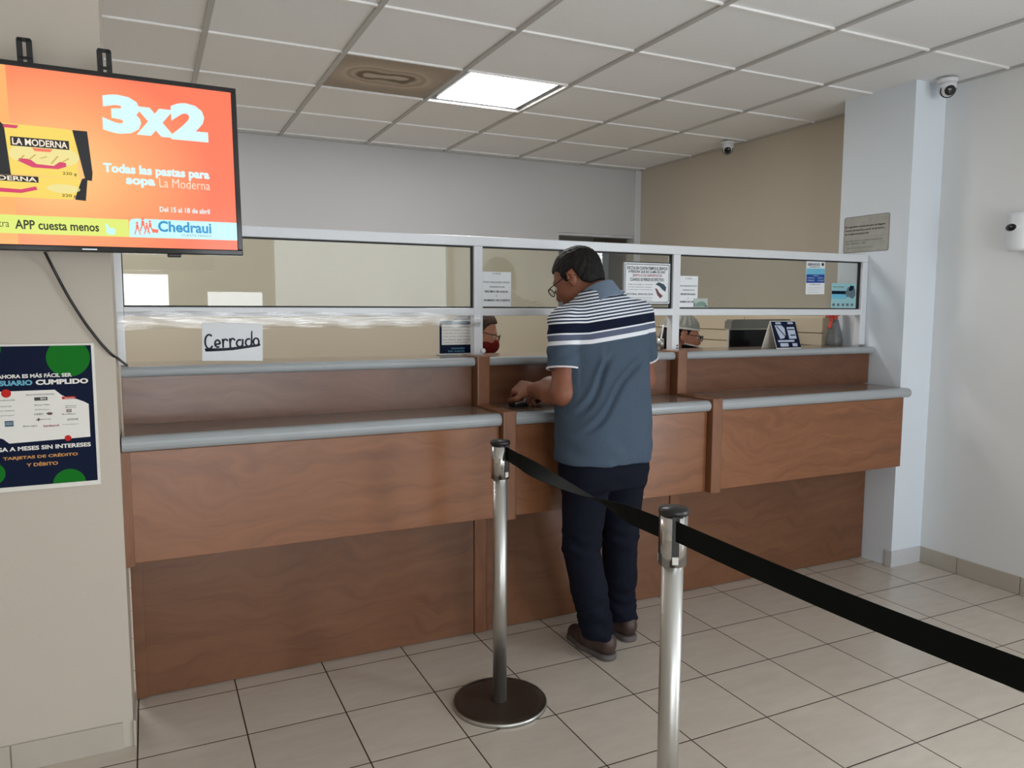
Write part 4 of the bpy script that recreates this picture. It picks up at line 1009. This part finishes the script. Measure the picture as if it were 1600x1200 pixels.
# ---- the customer
def customer():
    base = np.array((1.69, 2.66, 0)); A = lambda *v: np.array(v, float)
    hip = (A(1.525, 2.50, .86), A(1.70, 2.515, .86)); knee = (A(1.532, 2.545, .48), A(1.752, 2.60, .48)); ank = (A(1.622, 2.575, .085), A(1.818, 2.69, .085))
    toe = (A(1.630, 2.745, .028), A(1.806, 2.862, .028)); heel = (A(1.652, 2.532, .035), A(1.832, 2.645, .035))
    sh = (A(1.452, 2.555, 1.380), A(1.825, 2.60, 1.405)); elb = (A(1.420, 2.505, 1.110), A(1.905, 2.665, 1.130)); wr = (A(1.430, 2.770, 1.096), A(1.575, 2.850, 1.060))
    hc = A(1.578, 2.675, 1.552); R = frame(radians(36), radians(30), radians(0))
    nb = A(1.628, 2.585, 1.44)
    # body: skin, one surface
    fd = Field((1.25, 2.28, 0), (2.0, 3.05, 1.70), .0048)
    fd.add(stack([(.80, 1.605, 2.505, .145, .095, 0), (.95, 1.605, 2.51, .15, .10, 0), (1.10, 1.612, 2.53, .15, .10, 0), (1.30, 1.630, 2.565, .165, .095, 0), (1.38, 1.635, 2.58, .15, .08, 0), (1.43, 1.635, 2.585, .09, .06, 0)]), 0)
    fd.add(cap(nb-A(0, 0, .03), hc+R @ A(0, -.035, -.05), .058, .054), .03)
    for i in range(2):
        fd.add(cap(hip[i], knee[i], .075, .052), .03).add(cap(knee[i], ank[i]+A(0, 0, .03), .050, .036), .02).add(cap(ank[i], (ank[i]+toe[i])/2, .034, .026), .02)
        fd.add(cap(sh[i], elb[i], .050, .044), .03).add(cap(elb[i], elb[i]*.6+wr[i]*.4+A(0, 0, .006), .043, .049), .03).add(cap(elb[i]*.6+wr[i]*.4+A(0, 0, .006), wr[i], .049, .031), .03)
    hp, hcuts = head_prims(hc, R)
    for p, k in hp: fd.add(p, k)
    for p, k in hcuts: fd.cut(p, k)
    dl = wr[0]-elb[0]; dl /= np.linalg.norm(dl)
    for p, k in hand_prims(wr[0]+dl*.005, A(-.40, .85, .06), A(-.55, -.1, .82), -1, 1.15, .05, 1.0): fd.add(p, k)
    for p, k in hand_prims(wr[1]+A(-.01, 0, 0), A(-.90, .30, -.12), A(.15, .2, .95), 1, .85, .06, 1.0): fd.add(p, k)
    V, F = fd.net(); V = relax(V, F, 1)
    per = solid('person', V, F, M['skin'], None, base); per.location = base
    tag(per, 'man in striped grey-blue polo and dark jeans leaning over the middle counter, back turned', 'person')
    # polo shirt
    fd = Field((1.22, 2.22, .78), (2.02, 2.86, 1.56), .0052)
    T = [(.842, 1.604, 2.505, .199, .150, 0), (.90, 1.604, 2.505, .200, .152, 0), (1.0, 1.606, 2.512, .198, .152, 0), (1.10, 1.612, 2.53, .194, .150, 0), (1.20, 1.622, 2.55, .194, .146, 0), (1.30, 1.632, 2.567, .200, .136, 0), (1.36, 1.636, 2.575, .190, .120, 0), (1.40, 1.637, 2.578, .168, .110, 0), (1.435, 1.637, 2.582, .132, .098, 0), (1.465, 1.636, 2.586, .098, .084, 0), (1.485, 1.634, 2.590, .078, .068, 0)]
    fd.add(stack(T, 2.3), 0)
    fd.add(cap(A(1.56, 2.585, 1.422), sh[0], .056, .062), .05).add(cap(A(1.71, 2.59, 1.432), sh[1], .056, .058), .05)
    fd.add(cap(A(1.59, 2.560, 1.450), A(1.675, 2.566, 1.455), .054, .050), .04)
    sl = []
    for i in range(2):
        d = elb[i]-sh[i]; L = np.linalg.norm(d); d /= L; e = sh[i]+d*(L*.66); sl.append((sh[i], d, L*.66)); fd.add(cap(sh[i], e+d*.10, .064, .067), .012)
    def cutsleeve(P):
        out = np.full(P.shape[:-1], -1.0)
        for s0, d, L in sl:
            t = (P-s0) @ d; r = np.linalg.norm(P-s0-t[..., None]*d, axis=-1)
            near = (r < .12) & (t > L-.06)
            inside_torso = stack(T, 2.3)[0](P) < .004
            out = np.where(near & ~inside_torso, np.maximum(out, t-L), out)
        return out
    fd.clip(cutsleeve)
    V, F = fd.net(); V = relax(V, F, 2)
    Nn = normals(V, F); x, y, z = V.T
    stripe = z-.135*np.maximum(x-1.63, -.12)+.10*(y-2.45)
    hem = np.zeros(len(V))
    for s0, d, L in sl:
        t = (V-s0) @ d; r = np.linalg.norm(V-s0-t[:, None]*d, axis=1); near = (r < .085) & (stack(T, 2.3)[0](V) > .006)
        hem = np.where(near, np.maximum(hem, np.clip((t-(L-.0065))/.002, 0, 1)*(t < L+.012)), hem)
        stripe = np.where(near & (r > .035), stripe, stripe)
    # folds: two long creases over the lower back, small ripples at the waist and the sleeves
    back = np.clip((2.52-y)/.08, 0, 1)
    def crease(x0, z0, x1, z1, w, amp):
        a = np.array((x0, z0)); b = np.array((x1, z1)); d = (b-a)/np.linalg.norm(b-a); q = np.stack([x, z], 1)-a
        s_ = q @ d; t = q @ np.array((-d[1], d[0])); L = np.linalg.norm(b-a); t = t+.012*np.sin(s_*18)
        env = np.clip(s_/.06, 0, 1)*np.clip((L-s_)/.06, 0, 1)
        return -amp*env*np.exp(-(t/w)**2)+.6*amp*env*np.exp(-((t-1.8*w)/w)**2)
    disp = back*(crease(1.42, 1.02, 1.60, 1.26, .010, .013)+crease(1.44, .96, 1.74, 1.26, .011, .014)+crease(1.50, 1.14, 1.57, 1.30, .010, .005))
    disp += .0022*np.sin(z*70+x*25+np.sin(x*40)*1.3)*np.clip((1.0-z)/.1, 0, 1)+.002*np.sin(x*38+z*14)*np.clip((1.15-z)/.2, 0, 1)
    disp += .003*np.sin((z*1.3-x*.7)*85)*np.clip((1.50-x)/.05, 0, 1)*np.clip((z-1.20)/.05, 0, 1)
    V = V+Nn*disp[:, None]
    shirt = solid('polo_shirt', V, F, M['shirt'], per, base, {'stripe': stripe, 'hem': hem*0})
    for s0, d, L in sl:
        u_ = np.cross(d, A(0, 0, 1)); u_ /= np.linalg.norm(u_); w_ = np.cross(d, u_); c_ = s0+d*L-base; rr = .0655
        obj('cuff', MB().tube([tuple(c_+rr*(cos(q_)*u_+sin(q_)*w_)) for q_ in np.linspace(0, 2*pi, 41)], .0038, 8), plain('white_piping', srgb(228, 222, 224), .9, 0, .1), shirt, 'white sleeve edge')
    # collar: a flared band tilted with the neck
    ax = (hc+R @ A(0, -.035, -.05))-nb; ax /= np.linalg.norm(ax); zq = Vector((0, 0, 1)).rotation_difference(Vector(ax)).to_matrix()
    cm = MB(); cc = nb+A(.000, -.006, .040)-base
    cm.lathe([(.067, .036), (.064, .034), (.068, .0), (.077, -.022), (.088, -.042), (.089, -.037), (.079, -.006), (.070, .032), (.068, .036)], 40, tuple(cc), zq)
    obj('collar', cm, M['collar'], shirt, 'plain grey-blue collar')
    # jeans
    fd = Field((1.30, 2.28, .05), (1.98, 2.82, 1.0), .0052)
    fd.add(stack([(.74, 1.607, 2.506, .172, .120, 0), (.80, 1.607, 2.505, .182, .132, 0), (.88, 1.605, 2.505, .180, .130, 0), (.96, 1.605, 2.508, .170, .122, 0)], 2.4), 0)
    for i in range(2):
        k2 = knee[i]; an = ank[i]+A(0, 0, .06); ca = k2*.45+an*.55
        fd.add(cap(hip[i]+A(0, 0, -.06), k2*.9+hip[i]*.1, .098, .078), .03).add(cap(k2, ca, .076, .072), .02).add(cap(ca, an, .072, .067), .02).add(cap(an, an+A(.006, -.012, -.040), .067, .066), .01)
    fd.clip(lambda P: (.082+.0*P[..., 0])-P[..., 2])
    V, F = fd.net(); V = relax(V, F, 2); Nn = normals(V, F); x, y, z = V.T
    w = np.exp(-((z-.50)/.07)**2)*.8+np.clip((.34-z)/.15, 0, 1)+.5*np.exp(-((z-.74)/.05)**2)
    V = V+Nn*(w*(.0036*np.sin(z*82+x*34+np.sin(y*50+x*20)*1.4)+.0018*np.sin(z*150-x*60)))[:, None]
    obj_j = solid('jeans', V, F, M['denim'], per, base)
    m = MB()
    # shoes
    for i in range(2):
        fd = Field(np.minimum(heel[i], toe[i])-A(.09, .09, .06), np.maximum(heel[i], toe[i])+A(.09, .09, .14), .0045)
        h0 = heel[i]; t0 = toe[i]; md = h0*.45+t0*.55
        fd.add(cap(h0+A(0, 0, .018), md+A(0, 0, .012), .037, .042), 0).add(cap(md+A(0, 0, .006), t0+A(0, 0, .004), .043, .036), .03).add(cap(h0+A(0, 0, .045), ank[i]+A(0, .01, .0), .034, .040), .03).add(cap(ank[i]+A(0, .02, -.01), md+A(0, .01, .02), .038, .034), .03)
        fd.clip(lambda P: .022-P[..., 2])
        V, F = fd.net(); V = relax(V, F, 2); s_ = solid('shoe', V, F, M['leather'], per, base)
        fd = Field(np.minimum(heel[i], toe[i])-A(.09, .09, .06), np.maximum(heel[i], toe[i])+A(.09, .09, .14), .0045)
        fd.add(cap(h0-A(0, 0, .02), md-A(0, 0, .02), .041, .046), 0).add(cap(md-A(0, 0, .02), t0-A(0, 0, .02), .047, .041), .03)
        fd.clip(lambda P: np.maximum(P[..., 2]-.026, .0015-P[..., 2]))
        V, F = fd.net(); V = relax(V, F, 1); V[:, 2] = np.maximum(V[:, 2], .0005); solid('sole', V, F, M['sole'], s_, base)
    hair_solid('hair', hc, R, per, base, M['hair'], [(-.2, -.062), (-.06, -.058), (-.035, -.035), (-.028, .030), (.008, .030), (.012, -.008), (.028, -.004), (.036, .052), (.06, .066), (.2, .075)], .009)
    glasses(hc, R, per, base, M['gloss_black']); eyes(hc, R, per, base)
    return per
customer()

# ---- the two tellers, seated behind the glass
def teller(hc, turn, pitch, label, kind, hx, hy):
    A = lambda *v: np.array(v, float); hc = A(*hc); R = frame(turn, pitch); base = A(hx, hy, 0)
    zq = np.array(Matrix.Rotation(turn*.6, 3, 'Z')); L = lambda x, y, z: base+zq @ A(x, y, 0)+A(0, 0, z)
    zs = hc[2]-.275
    fd = Field((hx-.6, hy-.62, 0), (hx+.6, hy+.62, hc[2]+.16), .0062)
    fd.add(stack([(.50, hx, hy, .17, .13, turn*.6), (.70, hx, hy, .15, .11, turn*.6), (.95, hx, hy, .17, .11, turn*.6), (zs-.05, hx, hy, .165, .095, turn*.6), (zs+.03, hx, hy, .10, .07, turn*.6)]), 0)
    fd.add(cap(L(0, 0, zs), hc+R @ A(0, -.035, -.05), .055, .05), .03)
    for s in (-1, 1):
        fd.add(cap(L(s*.09, .02, .55), L(s*.11, .40, .53), .08, .06), .03).add(cap(L(s*.11, .40, .53), L(s*.11, .42, .08), .052, .036), .02).add(cap(L(s*.11, .40, .035), L(s*.12, .52, .03), .034, .028), .02)
        e = L(s*.22, .06, zs-.30); w = L(s*.10, .28, zs-.28)
        fd.add(cap(L(s*.165, 0, zs-.04), e, .05, .042), .03).add(cap(e, w, .040, .028), .02)
        d = w-e
        for p, k in hand_prims(w, d, A(0, 0, 1), -s, .5, .08, .95): fd.add(p, k)
    hp, hcut = head_prims(hc, R)
    for p, k in hp: fd.add(p, k)
    for p, k in hcut: fd.cut(p, k)
    V, F = fd.net(); V = relax(V, F, 1)
    per = solid('person', V, F, M['skin_warm'], None, base); per.location = base; tag(per, label, 'person')
    # uniform top and trousers
    fd = Field((hx-.6, hy-.62, .07), (hx+.6, hy+.62, hc[2]), .0075)
    fd.add(stack([(.46, hx, hy, .19, .15, turn*.6), (.70, hx, hy, .175, .135, turn*.6), (.95, hx, hy, .19, .13, turn*.6), (zs-.05, hx, hy, .185, .115, turn*.6), (zs+.025, hx, hy, .11, .085, turn*.6), (zs+.045, hx, hy, .08, .075, turn*.6)]), 0)
    for s in (-1, 1):
        e = L(s*.22, .06, zs-.30); fd.add(cap(L(s*.165, 0, zs-.04), e, .064, .058), .03)
    V, F = fd.net(); V = relax(V, F, 2); solid('blouse', V, F, M['cloth_grey'], per, base)
    fd = Field((hx-.6, hy-.62, .07), (hx+.6, hy+.62, .8), .0085)
    for s in (-1, 1): fd.add(cap(L(s*.09, .0, .55), L(s*.11, .40, .53), .10, .075), .03).add(cap(L(s*.11, .40, .53), L(s*.11, .42, .13), .068, .06), .02)
    fd.clip(lambda P: .10-P[..., 2]); V, F = fd.net(); V = relax(V, F, 2); solid('trousers', V, F, M['denim'], per, base)
    g = lambda p: hc+R @ A(*p)
    if kind == 'mask_red':
        hair_solid('hair', hc, R, per, base, M['hair_brown'], [(-.2, -.075), (-.05, -.07), (-.03, -.04), (-.02, .032), (.012, .034), (.02, .01), (.035, .045), (.06, .068), (.2, .075)], .014, .006, [(ell(g((0, -.115, .01)), (.04, .04, .045), R), .02)])
    else:
        hair_solid('hair', hc, R, per, base, M['hair'], [(-.2, -.10), (-.05, -.10), (-.03, -.06), (-.02, .032), (.012, .034), (.02, .0), (.035, .03), (.06, .06), (.2, .07)], .010, .006, [(cap(g((0, -.085, -.02)), g((0, -.115, -.11)), .045, .03), .02)])
        fd = Field(hc-.19, hc+.19, .006); fd.add(ell(g((0, -.016, .040)), (.093, .115, .097), R), 0)
        fd.clip(lambda P: (.036+.05*((P-hc) @ R)[..., 1]-((P-hc) @ R)[..., 2])); V, F = fd.net(); V = relax(V, F, 2); q = (V-hc) @ R
        V = V+normals(V, F)*(.0035*np.sin(np.arctan2(q[:, 0], q[:, 1])*16)*np.clip((q[:, 2]-.05)/.03, 0, 1))[:, None]
        cp = solid('knit_cap', V, F, M['knit'], per, base)
        cm = MB(); rim = [g((.094*cos(a), -.016+.116*sin(a), .042+.05*(.116*sin(a)-.016))) - base for a in np.linspace(0, 2*pi, 41)]; cm.tube([tuple(p) for p in rim], .0055, 8)
        obj('cap_band', cm, plain('pale_band', srgb(206, 200, 192), .9), cp)
    fd = Field(hc-.18, hc+.18, .005)
    fd.add(ell(g((0, .040, -.050)), (.066, .078, .062), R), 0).add(ell(g((0, .090, -.045)), (.03, .032, .032), R), .03)
    fd.clip(lambda P: np.maximum(-.010-((P-hc) @ R)[..., 1], ((P-hc) @ R)[..., 2]+(.022 if kind == 'mask_red' else .050)-(.16 if kind == 'mask_red' else -.06)*np.maximum(((P-hc) @ R)[..., 1]-.05, 0)))
    V, F = fd.net(); V = relax(V, F, 2); mk = solid('face_mask', V, F, M[kind], per, base)
    cm = MB()
    for s in (-1, 1): cm.tube([tuple(g(p)-base) for p in ((s*.060, .02, -.04), (s*.076, .0, -.022), (s*.084, -.02, .0))], .002, 6)
    obj('ear_loop', cm, M['pwhite'], mk)
    if kind == 'mask_black':
        cm = MB(); cm.tube([tuple(g(p)-base) for p in ((-.066, .01, -.046), (-.058, .075, -.050), (-.03, .112, -.053), (0, .124, -.054), (.03, .112, -.053), (.058, .075, -.050), (.066, .01, -.046))], .0045, 8)
        obj('mask_edge', cm, M['pwhite'], mk, 'white upper edge')
    glasses(hc, R, per, base, M['gloss_black']); eyes(hc, R, per, base)
teller((1.600, 3.75, 1.300), radians(-113), radians(14), 'teller in a dark red face mask seated behind the middle counter', 'mask_red', 1.57, 3.78)
teller((2.915, 3.70, 1.272), radians(-116), radians(9), 'teller in a grey knit cap and black mask behind the right counter', 'mask_black', 2.84, 3.72)
